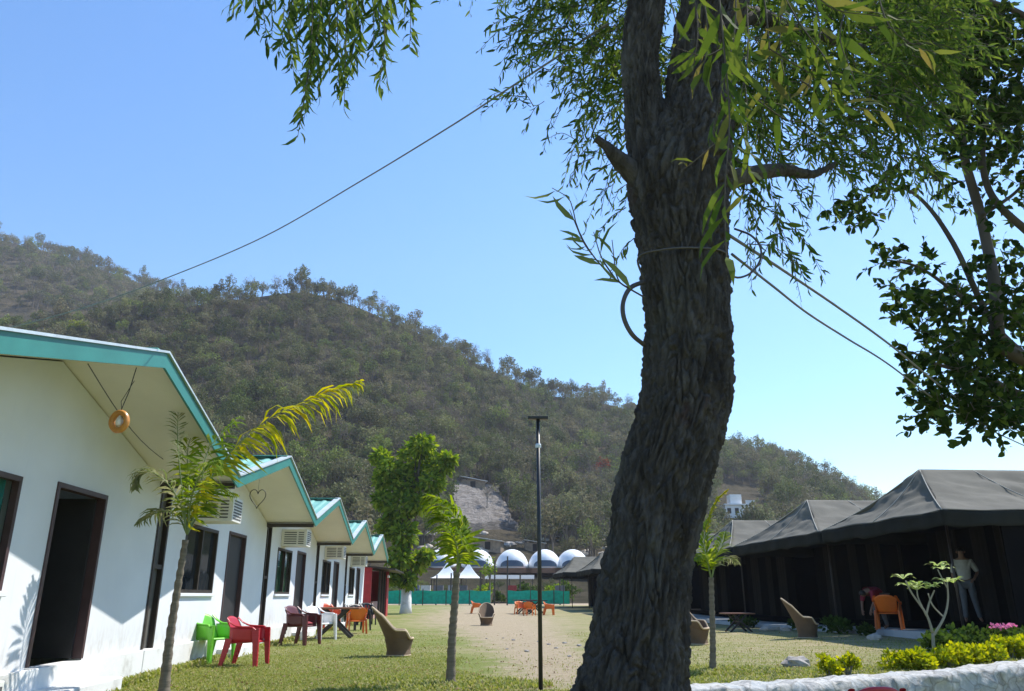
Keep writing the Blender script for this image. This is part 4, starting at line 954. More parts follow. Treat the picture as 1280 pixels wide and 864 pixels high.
# ------------------------------------------------------------------ palms
M['palmbark'] = pm('ringed palm stem', (.17,.14,.10), .85, .35, 3, .8, 9, stretch=(1,1,7)); M['palmsheath'] = pm('green crownshaft', (.16,.22,.07), .5, .2, 4, .2, 10, stretch=(4,4,.6))
M['palmleaf'] = leafmat('palm leaflets', [(.09,.16,.02), (.15,.23,.03), (.21,.28,.04), (.28,.32,.06)], .45)
M['palmyel'] = leafmat('yellowing palm leaflets', [(.22,.28,.03), (.36,.36,.04), (.50,.44,.06), (.13,.20,.03)], .45)
M['palmdull'] = leafmat('dry grey green palm leaflets', [(.16,.20,.08), (.22,.24,.12), (.30,.30,.18), (.10,.15,.04)], .35)
def spline(pts, n):
    P = [np.array(p, float) for p in pts]; P = [2*P[0]-P[1]]+P+[2*P[-1]-P[-2]]; out = []; k = len(pts)-1
    for i in range(n+1):
        s_ = i/n*k; j = min(int(s_), k-1); t = s_-j; a, b, c, d = P[j:j+4]
        out.append(.5*((2*b)+(-a+c)*t+(2*a-5*b+4*c-d)*t*t+(-a+3*b-3*c+d)*t**3))
    return np.array(out)
def frond(t, pts, L, mat, n=44, start=.2, droop=.5, wd=.016, one=False, r0=.014):
    """one feather frond along world points; leaflets in two ranks"""
    off = wloc(t); C = spline(pts, 60); mb = MB(); mb.smooth = True; mb.tube([Vector(p)-off for p in C], [r0*(1-.8*i/60) for i in range(61)], 6)
    fr = O('frond', mb, M['palmsheath'], t)
    P = []; D = []; Nn = []; Ls = []
    for s in (-1, 1):
        for i in range(n):
            q = start+(1-start)*(i+.3*random.random())/n; j = q*60; k = min(int(j), 59); p = C[k]+(C[k+1]-C[k])*(j-k); tg = (C[k+1]-C[k]); tg /= np.linalg.norm(tg)
            side = np.cross(tg, (0, 0, 1)); 
            if np.linalg.norm(side) < .15: side = np.array((1., .3, 0))
            side /= np.linalg.norm(side); up = np.cross(side, tg)
            prof = math.sin(PI*min(1, (q-start)/(1-start)*.82+.16))**.7
            d = side*s*(.85-.35*q)+tg*(.55+.5*q)+up*.15+np.array((0, 0, -droop))*random.uniform(.5, 1.3)+rng.normal(size=3)*.10
            P.append(p); D.append(d); Nn.append(up+side*s*-.4+rng.normal(size=3)*.15); Ls.append(L*prof*random.uniform(.8, 1.1))
    Ls = np.array(Ls); lf = MB(); add_leaves(lf, np.array(P), np.array(D), np.array(Nn), Ls, np.full(len(Ls), wd), curl=.35, shape=((.35, 1), (.72, .7)))
    O('leaflets', lf, mat, fr, world=True)
def palm(label, base, trunk, rad, fronds):
    t = T('palm_tree', label, 'palm tree', base, 0, 'young palms on the lawn'); C = spline(trunk, 40); mb = MB(); mb.smooth = True
    k = len(C); mb.tube([Vector(p)-base for p in C], [rad[0]+(rad[1]-rad[0])*(i/(k-1))**.6+.006*math.sin(i*2.1)+(.03*math.exp(-i*.7)) for i in range(k)], 14); O('trunk', mb, M['palmbark'], t)
    for f in fronds: frond(t, *f[:3], **f[3])
    return t
# left palm
b = G(204, 872); Y = b.y; A = lambda u, v, d=0, Y=Y: tuple(at(u, v, Y+d))
cr = (234, 668)
palm('tallest young palm at the left, one long yellow frond arching right over the second cottage', b, [tuple(b), A(212, 800), A(222, 735), A(232, 675)], (.072, .038), [
    ([A(*cr), A(262, 600, .1), A(320, 535, .3), A(390, 497, .5), A(452, 476, .6)], .66, M['palmyel'], dict(n=70, start=.06, droop=.9, wd=.026)),
    ([A(*cr), A(250, 610, .2), A(262, 560, .4), A(300, 520, .8)], .50, M['palmleaf'], dict(n=44, start=.12, droop=.8, wd=.022)),
    ([A(*cr), A(226, 600, -.1), A(222, 545, -.1), A(224, 490, 0)], .20, M['palmdull'], dict(n=26, start=.45, droop=.5, wd=.010)),
    ([A(*cr), A(225, 630, -.2), A(205, 600, -.4), A(182, 590, -.5), A(170, 610, -.6)], .36, M['palmdull'], dict(n=30, start=.2, droop=.5, wd=.018)),
    ([A(*cr), A(222, 645, .1), A(200, 640, .3), A(172, 655, .4)], .34, M['palmdull'], dict(n=28, start=.15, droop=.4, wd=.018)),
    ([A(*cr), A(240, 620, -.3), A(256, 585, -.7), A(275, 575, -1.0)], .34, M['palmleaf'], dict(n=28, droop=.7, wd=.018)),
    ([A(*cr), A(236, 610, .4), A(235, 560, .7), A(250, 520, .8)], .34, M['palmleaf'], dict(n=28, start=.25, droop=.5, wd=.018)),
    ([A(*cr), A(250, 640, .2), A(272, 615, .3), A(296, 618, .4)], .30, M['palmleaf'], dict(n=24, start=.2, droop=.6, wd=.018))])
b = G(563, 857); Y = b.y; A = lambda u, v, d=0, Y=Y: tuple(at(u, v, Y+d)); cr = (571, 722)
palm('middle young palm with a bright green frond bending left, left of the lamp post', b, [tuple(b), A(565, 800), A(568, 760), A(571, 715)], (.068, .050), [
    ([A(*cr), A(577, 680), A(570, 650), A(552, 628, -.1), A(531, 622, -.2)], .46, M['palmleaf'], dict(n=60, start=.15, droop=.6, wd=.024)),
    ([A(*cr), A(574, 685, .1), A(562, 650, .2), A(544, 634, .3)], .46, M['palmleaf'], dict(n=54, start=.15, droop=.8, wd=.024)),
    ([A(*cr), A(578, 690), A(581, 672, .2), A(580, 645, .4)], .20, M['palmleaf'], dict(n=34, start=.3, droop=.0, wd=.016)),
    ([A(*cr), A(572, 692, -.2), A(566, 670, -.5), A(552, 655, -.8)], .34, M['palmleaf'], dict(n=34, start=.2, droop=.6, wd=.016))])
b = G(891, 840); Y = b.y; A = lambda u, v, d=0, Y=Y: tuple(at(u, v, Y+d)); cr = (889, 725)
palm('right hand young palm with an upright yellow tipped frond, beside the big trunk', b, [tuple(b), A(891, 800), A(890, 760), A(889, 722)], (.060, .042), [
    ([A(*cr), A(884, 690), A(886, 655), A(896, 628), A(910, 612)], .17, M['palmyel'], dict(n=54, start=.42, droop=.3, wd=.022)),
    ([A(*cr), A(884, 700), A(880, 680), A(884, 650, .2)], .30, M['palmleaf'], dict(n=40, start=.15, droop=.2, wd=.015)),
    ([A(*cr), A(894, 700), A(902, 680, .2), A(906, 665, .4)], .30, M['palmleaf'], dict(n=36, start=.15, droop=.3, wd=.018)),
    ([A(*cr), A(895, 706), A(908, 698, .1), A(922, 703, .2)], .26, M['palmdull'], dict(n=30, start=.2, droop=.4, wd=.018)),
    ([A(*cr), A(884, 702, -.1), A(876, 694, -.3), A(868, 700, -.5)], .26, M['palmleaf'], dict(n=28, start=.2, droop=.5, wd=.018))])

# ------------------------------------------------------------------ leafy tree with whitewashed trunk
M['bark'] = pm('rough grey bark', (.085,.07,.055), .95, .4, 3, .8, 8, stretch=(1,1,.3))
M['treeleaf'] = leafmat('bright glossy leaves', [(.06,.11,.015), (.11,.19,.025), (.19,.27,.04), (.30,.36,.06)], .4)
def leafy_tree():
    b = G(507, 767); Y = b.y; t = T('leafy_tree', 'bright green leafy tree with a whitewashed trunk foot, after the last cottage', 'tree', b)
    A = lambda u, v, d=0: at(u, v, Y+d)-b; px = Y/FPX
    O('trunk', (lambda m: (setattr(m, 'smooth', True), m.tube([Vector((0,0,2.0)), A(510, 690), A(512, 640), A(522, 600), A(526, 560)], [.33, .28, .2, .12, .05], 10))[1])(MB()), M['bark'], t)
    O('painted_trunk_foot', (lambda m: (setattr(m, 'smooth', True), m.tube([Vector((0,0,-.1)), Vector((0,0,.4)), Vector((0,0,2.0))], [.46, .38, .335], 12))[1])(MB()), M['plinth'], t)
    cl = [(520,570,24),(528,556,16),(488,588,20),(476,572,12),(552,580,18),(562,574,9),(506,606,20),(540,604,16),(498,634,22),(522,630,14),(486,658,16),(506,668,18),(478,625,12),(522,702,13),(532,694,9),(498,698,16),(488,720,10),(510,726,9),(515,592,18),(480,600,12)]
    br = MB(); br.smooth = True
    P = []; D = []; 
    for k, (u, v, r) in enumerate(cl):
        d = rng.uniform(-1.2, 1.2); c = np.array(A(u, v, d)); R = r*px*.82
        src = A(512 if v > 600 else 520, min(745, v+40)); br.tube([src, Vector((src.x*.4+c[0]*.6, src.y, (src.z+c[2])/2)), Vector(c)], [.09, .06, .02], 5)
        n = int(17*r); o = unit(rng.normal(size=(n, 3)))*(rng.uniform(.15, 1, (n, 1))**.45)*R*np.array([1.05, 1.1, .9])
        P.append(c+o); D.append(o/R+rng.normal(size=(n, 3))*.5+np.array([0, 0, -.3]))
    P = np.concatenate(P); D = np.concatenate(D); n = len(P); Nn = unit(rng.normal(size=(n, 3))+np.array([0, 0, 1.0]))
    O('branches', br, M['bark'], t)
    cr = MB(); add_leaves(cr, P, D, Nn, rng.uniform(.34, .6, n), rng.uniform(.09, .15, n)); O('crown', cr, M['treeleaf'], t)
leafy_tree()
# small sapling behind the fence
hill_tree('sapling', 'thin young tree with sparse leaves behind the fence gap', 'tree', at(612, 752, 82), 77, .75, M['treeleaf'], crown=(1.5,1.2,1.2), n=260, size=.3, h=6)

# ------------------------------------------------------------------ bushes and plants of the bed
M['lime'] = leafmat('lime yellow leaves', [(.20,.27,.02), (.32,.36,.03), (.44,.44,.04), (.12,.20,.02)], .45)
M['darkplant'] = leafmat('deep green plant leaves', [(.03,.06,.015), (.05,.09,.02), (.08,.13,.03)], .3)
M['pinkf'] = leafmat('pink petals', [(.55,.16,.30), (.70,.30,.42)], .3); M['stem'] = pm('grey green stem', (.26,.25,.20), .7, .2, 10, .2, 40)
def behind(u, off):
    x = 5.
    for _ in range(20): yy = wally(x)+off; x = ray(u, 830)[0]/ray(u, 830)[1]*yy
    return Vector((x, yy, gz(x, yy)))
def bush(name, label, p, r, h, mat, n=500, ls=.06, group=None, cat='bush', sprigs=9):
    t = T(name, label, cat, p, 0, group); st = MB(); P = []; D = []
    for k in range(sprigs):
        a = random.uniform(0, 2*PI); rr = r*random.uniform(.2, .9); e = Vector((rr*math.cos(a), rr*math.sin(a), h*random.uniform(.6, 1.0)*(1-.3*rr/r)))
        st.tube([(0, 0, -.03), e*.5+Vector((0, 0, .03)), e], [.010, .008, .004], 5); m = n//sprigs; rad = r*.42
        o = unit(rng.normal(size=(m, 3)))*(rng.uniform(.1, 1, (m, 1))**.5)*np.array([rad, rad, min(rad, h*.35)]); P.append(np.array(e)+o+np.array([0, 0, -.1*h])); D.append(o/rad+np.array([0, 0, .5])+rng.normal(size=(m, 3))*.5)
    P = np.concatenate(P); P[:, 2] = np.maximum(P[:, 2], .02); D = np.concatenate(D); m = len(P)
    O('stems', st, M['stem'], t); lf = MB(); add_leaves(lf, P, D, rng.normal(size=(m, 3))+np.array([0, 0, .8]), rng.uniform(.6, 1.2, m)*ls, rng.uniform(.25, .4, m)*ls); O('foliage', lf, mat, t); return t
bush('lime_bush', 'left of two small lime green bushes apart from the others behind the stone wall', behind(1034, .7), .17, .36, M['lime'], 420, .07, 'lime green bushes behind the stone wall')
bush('lime_bush', 'right of two small lime green bushes apart from the others behind the stone wall', behind(1059, .7), .16, .38, M['lime'], 420, .07, 'lime green bushes behind the stone wall')
for k, (u, off, r, h, lab) in enumerate(((1128, 1.0, .30, .30, 'darker lime bush at the left end of the row'), (1152, .8, .30, .30, 'spreading lime bush just left of the frangipani foot'), (1188, .7, .33, .36, 'dense lime bush just right of the frangipani foot'), (1212, .8, .26, .34, 'lime bush second to the right of the frangipani'), (1236, .8, .30, .30, 'low lime bush left of the pink flowers'), (1264, .9, .30, .40, 'tall bright lime bush below the pink flowers'), (1292, .9, .28, .36, 'lime bush cut by the right edge of the view'))):
    bush('lime_bush', lab, behind(u, off), r, h, M['lime'], 900, .075, 'lime green bushes behind the stone wall', sprigs=14)
def edge(u, A_, v=790):
    a, f, w = ray(u, v); Y = A_/(a/f+.07); return Vector((a/f*Y, Y, gz(a/f*Y, Y)))
for k, (u, r, h, lab) in enumerate(((925, .35, .4, 'dark low plant beside the bench table'), (936, .3, .35, 'dark low plant just right of the bench table'), (998, .35, .4, 'dark plant left of the leaning cane chair'), (1040, .45, .45, 'dark spreading plant right of the leaning cane chair'), (1052, .4, .4, 'dark plant second to the right of the leaning cane chair'), (1083, .2, .25, 'tiny dark plant before the bending person'))):
    bush('shade_plant', lab, edge(u, 11.4), r, h, M['darkplant'], 260, .14, 'dark plants along the tent platform', 'plant', 7)
for k, (u, lab) in enumerate(((1178, 'dark leafy plant behind the frangipani foot'), (1205, 'dark leafy plant under the standing person'), (1230, 'dark leafy plant left of the pink flowers'), (1275, 'dark leafy plant at the right edge behind the pink flowers'))):
    bush('shade_plant', lab, behind(u, 2.4), .42, .42, M['darkplant'], 420, .12, 'dark plants behind the lime bushes', 'plant', 10)
fp = behind(1262, 2.0); ft = bush('flowering_plant', 'plant with a flat head of pink flowers above the lime bushes', fp, .28, .42, M['darkplant'], 260, .1, None, 'plant', 8)
P = np.stack([rng.uniform(-.2, .2, 90), rng.uniform(-.12, .12, 90), rng.uniform(.46, .53, 90)], 1); lf = MB(); add_leaves(lf, P, rdir(90)+np.array([0,0,.2]), rdir(90)+np.array([0,0,1]), np.full(90, .055), np.full(90, .022)); O('flowers', lf, M['pinkf'], ft)
def frangipani():
    b = behind(1168, 1.4); Y = b.y; t = T('frangipani', 'bare branched frangipani with pale leaf rosettes before the nearest tent', 'small tree', b); A = lambda u, v, d=0: at(u, v, Y+d)-b
    st = MB(); st.smooth = True; root = A(1166, 792)
    ps = [([(0,0,0), root], .030, .026), ([A(1166, 792), A(1158, 768), A(1140, 742), A(1132, 726)], .024, .012), ([A(1158, 768), A(1162, 752), A(1168, 738)], .018, .012), ([A(1158, 770), A(1148, 748), A(1146, 736)], .015, .010),
          ([A(1166, 796), A(1180, 772), A(1185, 750), A(1184, 728)], .024, .012), ([A(1180, 772, .05), A(1166, 757, .1), A(1160, 742, .15)], .014, .010), ([A(1184, 735), A(1176, 720), A(1172, 712)], .012, .009), ([A(1140, 742), A(1134, 730)], .012, .01)]
    for q, r0, r1 in ps: C = spline([tuple(x) for x in q], 12); st.tube([Vector(x) for x in C], [r0+(r1-r0)*i/12 for i in range(13)], 8)
    O('stem', st, M['stem'], t); P = []; D = []; Nn = []
    for u, v in ((1129, 724), (1136, 733), (1148, 733), (1158, 736), (1168, 734), (1184, 728), (1172, 708), (1178, 712), (1192, 729), (1146, 738)):
        c = A(u, v, rng.uniform(-.1, .1))
        for q in range(8):
            a = q*2.4+rng.uniform(0, .5); P.append(tuple(c)); D.append((math.cos(a), math.sin(a), .35+rng.uniform(-.2, .3))); Nn.append((-math.cos(a)*.3, -math.sin(a)*.3, 1))
    m = len(P); lf = MB(); add_leaves(lf, np.array(P), np.array(D), np.array(Nn), rng.uniform(.17, .27, m), rng.uniform(.028, .04, m), curl=.25, shape=((.45, .7), (.78, 1)))
    M['frleaf'] = leafmat('pale frangipani leaves', [(.20,.28,.08), (.34,.42,.16), (.50,.56,.30)], .35); O('foliage', lf, M['frleaf'], t)
frangipani()

# ------------------------------------------------------------------ the big willow leaved tree
def mat_bark():
    m, n, b = newmat('deeply furrowed dark bark'); v = coord(n, (1, 1, .28)); nz = noise_(n, 14, 9, .72, v, .6)
    r = ramp(n, nz.outputs[0], [(.3, (.036, .028, .024)), (.5, (.10, .087, .077)), (.7, (.19, .17, .155))])
    rd = noise_(n, 2.3, 4, .6, coord(n)); rf_ = ramp(n, rd.outputs[0], [(.69, (0,0,0)), (.74, (.4,.4,.4))]); rm = N(n, 'ShaderNodeMix', data_type='RGBA'); n.links.new(rf_.outputs[0], rm.inputs[0]); n.links.new(r.outputs[0], rm.inputs[6]); rm.inputs[7].default_value = (.12,.045,.03,1); li = noise_(n, 3.2, 7, .75, coord(n, (1,1,.6))); lr = ramp(n, li.outputs[0], [(.52, (0,0,0)), (.66, (.55,.55,.55))]); lm = N(n, 'ShaderNodeMix', data_type='RGBA'); n.links.new(lr.outputs[0], lm.inputs[0]); n.links.new(rm.outputs[2], lm.inputs[6]); lm.inputs[7].default_value = (.17,.165,.145,1)
    n.links.new(lm.outputs[2], b.inputs['Base Color']); b.inputs['Roughness'].default_value = .95; b.inputs['Specular IOR Level'].default_value = .2
    v2 = noise_(n, 70, 8, .8, v); ad = N(n, 'ShaderNodeMath', operation='MULTIPLY_ADD'); n.links.new(v2.outputs[0], ad.inputs[0]); ad.inputs[1].default_value = .6; n.links.new(nz.outputs[0], ad.inputs[2])
    bump(n, b, ad.outputs[0], 1.0, .045); return m
M['bigbark'] = mat_bark()
TY = 3.95
def barktube(mb, pts, rad, ns, nr, amp, off, taper_end=False):
    C = spline(pts, ns); Rr = np.interp(np.linspace(0, 1, ns+1), np.linspace(0, 1, len(rad)), rad)
    vs = []; ref = Vector((1, 0, 0)); s_ = 0
    for i in range(ns+1):
        p = Vector(C[i]); d = Vector(C[min(i+1, ns)]-C[max(0, i-1)]).normalized()
        if i: s_ += (Vector(C[i])-Vector(C[i-1])).length
        x = (ref-d*ref.dot(d)).normalized(); ref = x; y = d.cross(x)
        for j in range(nr):
            t = 2*PI*j/nr; c, sn = math.cos(t), math.sin(t); k0 = Rr[i]
            w = mn.noise((c*1.2, sn*1.2, s_*1.3))*.5
            wa = mn.noise((c*3.5, sn*3.5, s_*2.6)); wb = mn.noise((c*4+9, sn*4, s_*5))
            q = Vector((c*k0*17+wa*1.1, sn*k0*17+wa*1.1, s_*4.6+wb*1.3)); dist, _ = mn.voronoi(q, distance_metric='DISTANCE'); e = min(1, (dist[1]-dist[0])*2.6)**.8
            q1 = Vector((c*k0*42+wb*1.4, sn*k0*42+wb*1.4, s_*15+wa*2)); dist, _ = mn.voronoi(q1, distance_metric='DISTANCE'); e1_ = min(1, (dist[1]-dist[0])*2.2)
            q2 = Vector((c*k0*70, sn*k0*70, s_*24)); f = abs(mn.noise(q2)); f2 = mn.noise(Vector((c*k0*8, sn*k0*8, s_*2)))
            r = k0*(1+.05*f2)+amp*(e-.75)+amp*.45*(e1_-.6)+amp*.4*(.3-f)+amp*.2*mn.noise(q2*2.3)
            vs.append(p-off+(x*c+y*sn)*r)
    mb.add(vs, [(i*nr+j, i*nr+(j+1) % nr, (i+1)*nr+(j+1) % nr, (i+1)*nr+j) for i in range(ns) for j in range(nr)])
def big_tree():
    pxr = lambda v, w, Y=TY: w/2*(Y/ray(640, v)[1])/FPX*.93
    base = Vector((at(778, 950, TY).x, TY, -.42)); t = T('big_tree', 'large dark furrowed trunk in the foreground with narrow willow like leaves', 'tree', base)
    rows = [(776,960,185),(784,900,165),(790,864,150),(799,800,132),(811,700,118),(830,600,118),(852,520,121),(858,480,119),(860,420,113),(855,330,117),(850,270,126),(850,225,134),(862,180,112),(873,130,90),(876,90,86),(884,40,86),(892,0,88),(902,-90,84)]
    tr = MB(); tr.smooth = True
    barktube(tr, [tuple(at(u, v, TY)) for u, v, w in rows], [pxr(v, w) for u, v, w in rows], 760, 300, .028, base)
    rows2 = [(838,262,70),(822,225,66),(812,190,58),(806,150,52),(802,110,49),(800,70,48),(806,20,50),(812,-40,48),(806,-120,44)]
    barktube(tr, [tuple(at(u, v, TY-.02)) for u, v, w in rows2], [pxr(v, w) for u, v, w in rows2], 260, 150, .020, base)
    O('trunk', tr, M['bigbark'], t)
    def limb(name, rows, ns=70, nr=40, amp=.006):
        mb = MB(); mb.smooth = True; barktube(mb, [tuple(at(u, v, TY+d)) for u, v, w, d in rows], [pxr(v, w, TY+d) for u, v, w, d in rows], ns, nr, amp, base); O(name, mb, M['bigbark'], t)
    limb('branch', [(880,232,36,0),(915,224,27,0),(945,217,22,.05),(980,213,17,.12),(1015,218,11,.3),(1045,205,6,.5)])
    limb('broken_branch', [(815,232,40,-.03),(790,214,32,-.05),(770,196,20,-.1),(757,182,12,-.12),(745,173,9,-.14)], 50, 36)
    for k, ps in enumerate(([(892,-60,60,0),(960,-130,45,.4),(1060,-180,30,.9),(1180,-200,16,1.4)], [(806,-60,38,0),(740,-140,30,.3),(640,-200,20,.5),(500,-240,12,.3),(420,-240,7,-.2)], [(812,-20,34,0),(770,-60,24,.8),(720,-50,16,1.4),(670,-20,9,1.8)], [(880,60,40,.1),(935,20,26,.6),(1000,40,16,1.1),(1080,60,9,1.5)])):
        limb('branch', ps, 60, 24, .004)
    # twigs with narrow leaves
    tw = MB(); tw.smooth = True; P = []; D = []; Nn = []; Ls = []; Ws = []
    def twig(pts, L, step, r=.0035, spread=.8, grav=.35, wr=.105):
        C = spline([tuple(p) for p in pts], 14); tw.tube([Vector(p)-base for p in C], [r*(1-.6*i/14) for i in range(15)], 4, False)
        ln = np.linalg.norm(np.diff(C, axis=0), axis=1).sum(); n = max(3, int(ln/step)); sgn = 1
        for i in range(n):
            q = (i+random.random()*.5)/n; 
            if q < .08: continue
            j = q*14; k = min(int(j), 13); p = C[k]+(C[k+1]-C[k])*(j-k); tg = unit(C[k+1]-C[k]); sgn = -sgn
            sd_ = unit(np.cross(tg, rng.normal(size=3))); 
            P.append(p); D.append(tg*random.uniform(.4, .9)+sd_*spread*random.uniform(.6, 1.1)+np.array([0, 0, -grav])); Nn.append(rng.normal(size=3)); l = L*random.uniform(.65, 1.15)*(1-.25*q); Ls.append(l); Ws.append(l*wr*random.uniform(.8, 1.15))
    # hanging spray at the upper left
    for (u0, u1, v1) in ((350,340,48),(372,362,88),(386,384,118),(398,378,140),(404,404,100),(426,424,120),(446,436,100),(456,450,70),(474,478,78),(325,322,30),(298,292,22),(318,300,14),(330,318,42),(345,335,60),(352,352,60),(368,345,70),(378,368,100),(388,380,150),(395,372,172),(402,398,120),(410,388,90),(420,412,92),(432,430,138),(442,420,108),(452,442,92),(462,474,112),(470,466,82),(480,484,100),(492,476,40),(505,512,62),(515,505,30),(360,372,55),(400,420,60),(440,452,55)):
        Y = 2.95+random.uniform(-.25, .3); s = at(u0+random.uniform(-8, 8), -50, Y); e = at(u1, v1, Y+random.uniform(-.1, .1)); m_ = s.lerp(e, .55)+Vector((random.uniform(-.03, .03), random.uniform(-.05, .05), .02))
        twig([s, m_, e], .105, .019, .0028, .75, .3, .10)
    for (a_, b_) in (((300,-50),(560,-60)), ((330,-60),(640,-200))): twig([at(*b_, 3.2), at((a_[0]+b_[0])/2, -70, 3.1), at(*a_, 3.0)], .07, .03, .006)
    # crown: short drooping sprays
    def region(n, us, vs, Ys, L, dirs, ln, step=.028, ok=None):
        c = 0
        while c < n:
            u, v = random.uniform(*us), random.uniform(*vs)
            if ok and not ok(u, v): continue
            c += 1; Y = random.uniform(*Ys); s = at(u, v, Y); l = random.uniform(*ln)
            d = Vector((dirs[0]+random.gauss(0, .5), random.gauss(0, .45), dirs[1]+random.gauss(0, .3))).normalized(); e = s+d*l+Vector((0, 0, -.3*l)); twig([s, s+d*l*.5+Vector((0, 0, .02)), e], L, step)
    region(300, (655, 815), (-70, 120), (4.3, 6.0), .105, (-.5, -.25), (.25, .5), ok=lambda u, v: v < 20+(u-640)*.9 and random.random() < .45+.55*(u-640)/160)
    region(14, (640, 700), (60, 135), (4.4, 5.2), .095, (-.6, -.2), (.2, .35), ok=lambda u, v: v > 40)
    region(22, (720, 800), (110, 225), (4.3, 5.2), .10, (-.4, -.5), (.2, .4))
    region(60, (780, 850), (-60, 130), (4.5, 6), .11, (0, -.4), (.3, .5))
    region(7, (750, 800), (200, 320), (4.2, 5.0), .09, (-.3, -.8), (.15, .35))
    region(560, (885, 1190), (-80, 130), (4.2, 6.4), .11, (.45, -.25), (.3, .6), ok=lambda u, v: v < 150-(u-900)*.15)
    region(210, (890, 1160), (90, 215), (4.1, 5.6), .105, (.4, -.35), (.25, .5))
    region(40, (1080, 1170), (0, 150), (4.3, 5.6), .105, (.7, .1), (.3, .5))
    region(16, (905, 990), (225, 300), (4.1, 5.0), .09, (.3, -.9), (.2, .45))
    region(6, (930, 985), (270, 310), (3.9, 4.3), .10, (.4, -.8), (.2, .4))
    # the rest of the crown, above the frame
    for k in range(420):
        q = rdir(1)[0]; s = Vector((1.0+q[0]*2.7, 4.9+q[1]*1.9, 6.6+q[2]*1.5)); 
        u, v = proj(s)
        if s.y < 4.0 or (-30 < v and u < 900) or v > -10: continue
        e = s+Vector((q[0]*.3, q[1]*.3, -.45)); twig([s, s.lerp(e, .5)+Vector((0, 0, .06)), e], .11, .035)
    O('twigs', tw, M['bark'], t)['kind'] = 'stuff'
    def flush(name, mat):
        nonlocal P, D, Nn, Ls, Ws
        lf = MB(); add_leaves(lf, np.array(P), np.array(D), np.array(Nn), np.array(Ls), np.array(Ws), curl=.22); o = O(name, lf, mat, t, world=True); P, D, Nn, Ls, Ws = [], [], [], [], []; return o
    M['willow'] = leafmat('narrow willow leaves', [(.035,.07,.018), (.06,.105,.025), (.09,.145,.035), (.16,.21,.05)], .38, .75)
    flush('crown', M['willow'])
    tw = MB(); tw.smooth = True
    # larger leaves close to the lens and the sprig standing off the trunk
    YN = 2.0
    for pts in ([(870,-40),(884,30),(878,100)], [(920,-40),(918,40),(900,120),(890,180)], [(1000,-30),(1040,10),(1100,20)], [(960,60),(1010,90),(1060,110)], [(1090,-40),(1110,30),(1150,60),(1180,65)], [(940,120),(985,150),(1030,150)], [(1000,100),(1050,130),(1110,140)], [(960,-40),(1000,30),(1035,80),(1040,130)], [(925,150),(935,200),(928,250)], [(895,-40),(905,60),(912,150),(906,240),(908,330)], [(930,-40),(935,60),(925,130)], [(860,-40),(872,30),(866,90)], [(905,60),(880,70),(845,60)], [(980,-40),(975,60),(990,130)], [(915,90),(940,60),(960,30)], [(1010,-40),(1025,40),(1010,110)], [(900,20),(930,100),(935,190)], [(950,-40),(962,70),(950,160)], [(1075,-30),(1050,40),(1068,100)]):
        Y = YN+random.uniform(-.15, .5); twig([at(u, v, Y) for u, v in pts], .165, .040, .0032, .75, .25, .085)
    for pts in ([(838,0),(846,40),(836,80)], [(905,170),(870,200),(850,215)]): twig([at(u, v, 2.4) for u, v in pts], .12, .05, .0025, .8, .1, .08)
    flush('near_leaves', leafmat('large fresh willow leaves', [(.045,.08,.02), (.07,.115,.025), (.11,.15,.035), (.17,.15,.05)], .38, .75))['label'] = 'large fresh leaves hanging in front of the trunk'
    for pts in ([(806,372),(770,350),(740,318),(722,285),(712,250),(690,235)], [(740,318),(728,300),(712,262)], [(770,350),(752,322),(742,290)], [(790,362),(772,348),(765,300)]):
        twig([at(u, v, TY-.35) for u, v in pts], .21, .06, .005, .7, .0, .085)
    flush('side_sprig', leafmat('pale sprig leaves', [(.15,.19,.07), (.20,.24,.09), (.12,.17,.05)], .4, .75))
    O('twigs', tw, M['bark'], t)['kind'] = 'stuff'
    # red paint streak and pale scars on the trunk
    return t
big_tree()
M['hose'] = pm('grey rubber hose', (.07,.06,.055), .6, .2, 10, .2, 40)
hs = MB(); hs.smooth = True
loop = [(806,352,-.10),(788,360,-.16),(779,378,-.18),(780,398,-.18),(790,418,-.16),(806,432,-.1)]
hs.tube([Vector(p) for p in spline([tuple(at(u, v, TY+d)) for u, v, d in loop], 30)], .0125, 8)
hs.tube([Vector(p) for p in spline([tuple(at(u, v, TY+d)) for u, v, d in [(806,352,-.10),(798,322,-.15),(830,312,-.235),(870,310,-.245),(906,316,-.17),(916,345,-.08),(936,343,-.05),(950,326,-.04),(950,308,-.02),(938,294,0),(918,286,.05)]], 60)], .006, 8)
tag(O('hose', hs, M['hose'], world=True, loc=tuple(at(806, 352, TY-.1))), 'dark hose tied round the big trunk with a loop on either side', 'hose')
M['cable'] = pm('weathered cable', (.16,.15,.14), .7, .2, 6, 0)
def cable(label, pts, r):
    C = spline([tuple(at(u, v, Y)) for u, v, Y in pts], 60); mb = MB(); mb.smooth = True; mb.tube([Vector(p) for p in C], r, 6); tag(O('overhead_cable', mb, M['cable'], world=True, loc=tuple(C[0])), label, 'cable')
cable('long cable rising from the left edge across the sky into the big tree', [(-120,432,15.5),(0,412,14.2),(110,383,13),(215,345,11.8),(330,296,10.4),(450,227,8.8),(560,160,7.2),(640,108,5.9),(760,30,4.3)], .009)
cable('lower sagging cable from the big trunk down to the right edge', [(915,318,4.1),(965,357,4.8),(1010,392,5.5),(1060,424,6.4),(1110,455,7.5),(1190,513,9),(1280,557,11),(1400,610,13)], .0085)
cable('upper straight cable from the big trunk down to the right edge', [(905,290,4.1),(985,342,5),(1050,386,6),(1115,433,7),(1200,500,9),(1280,542,11),(1400,600,13)], .010)

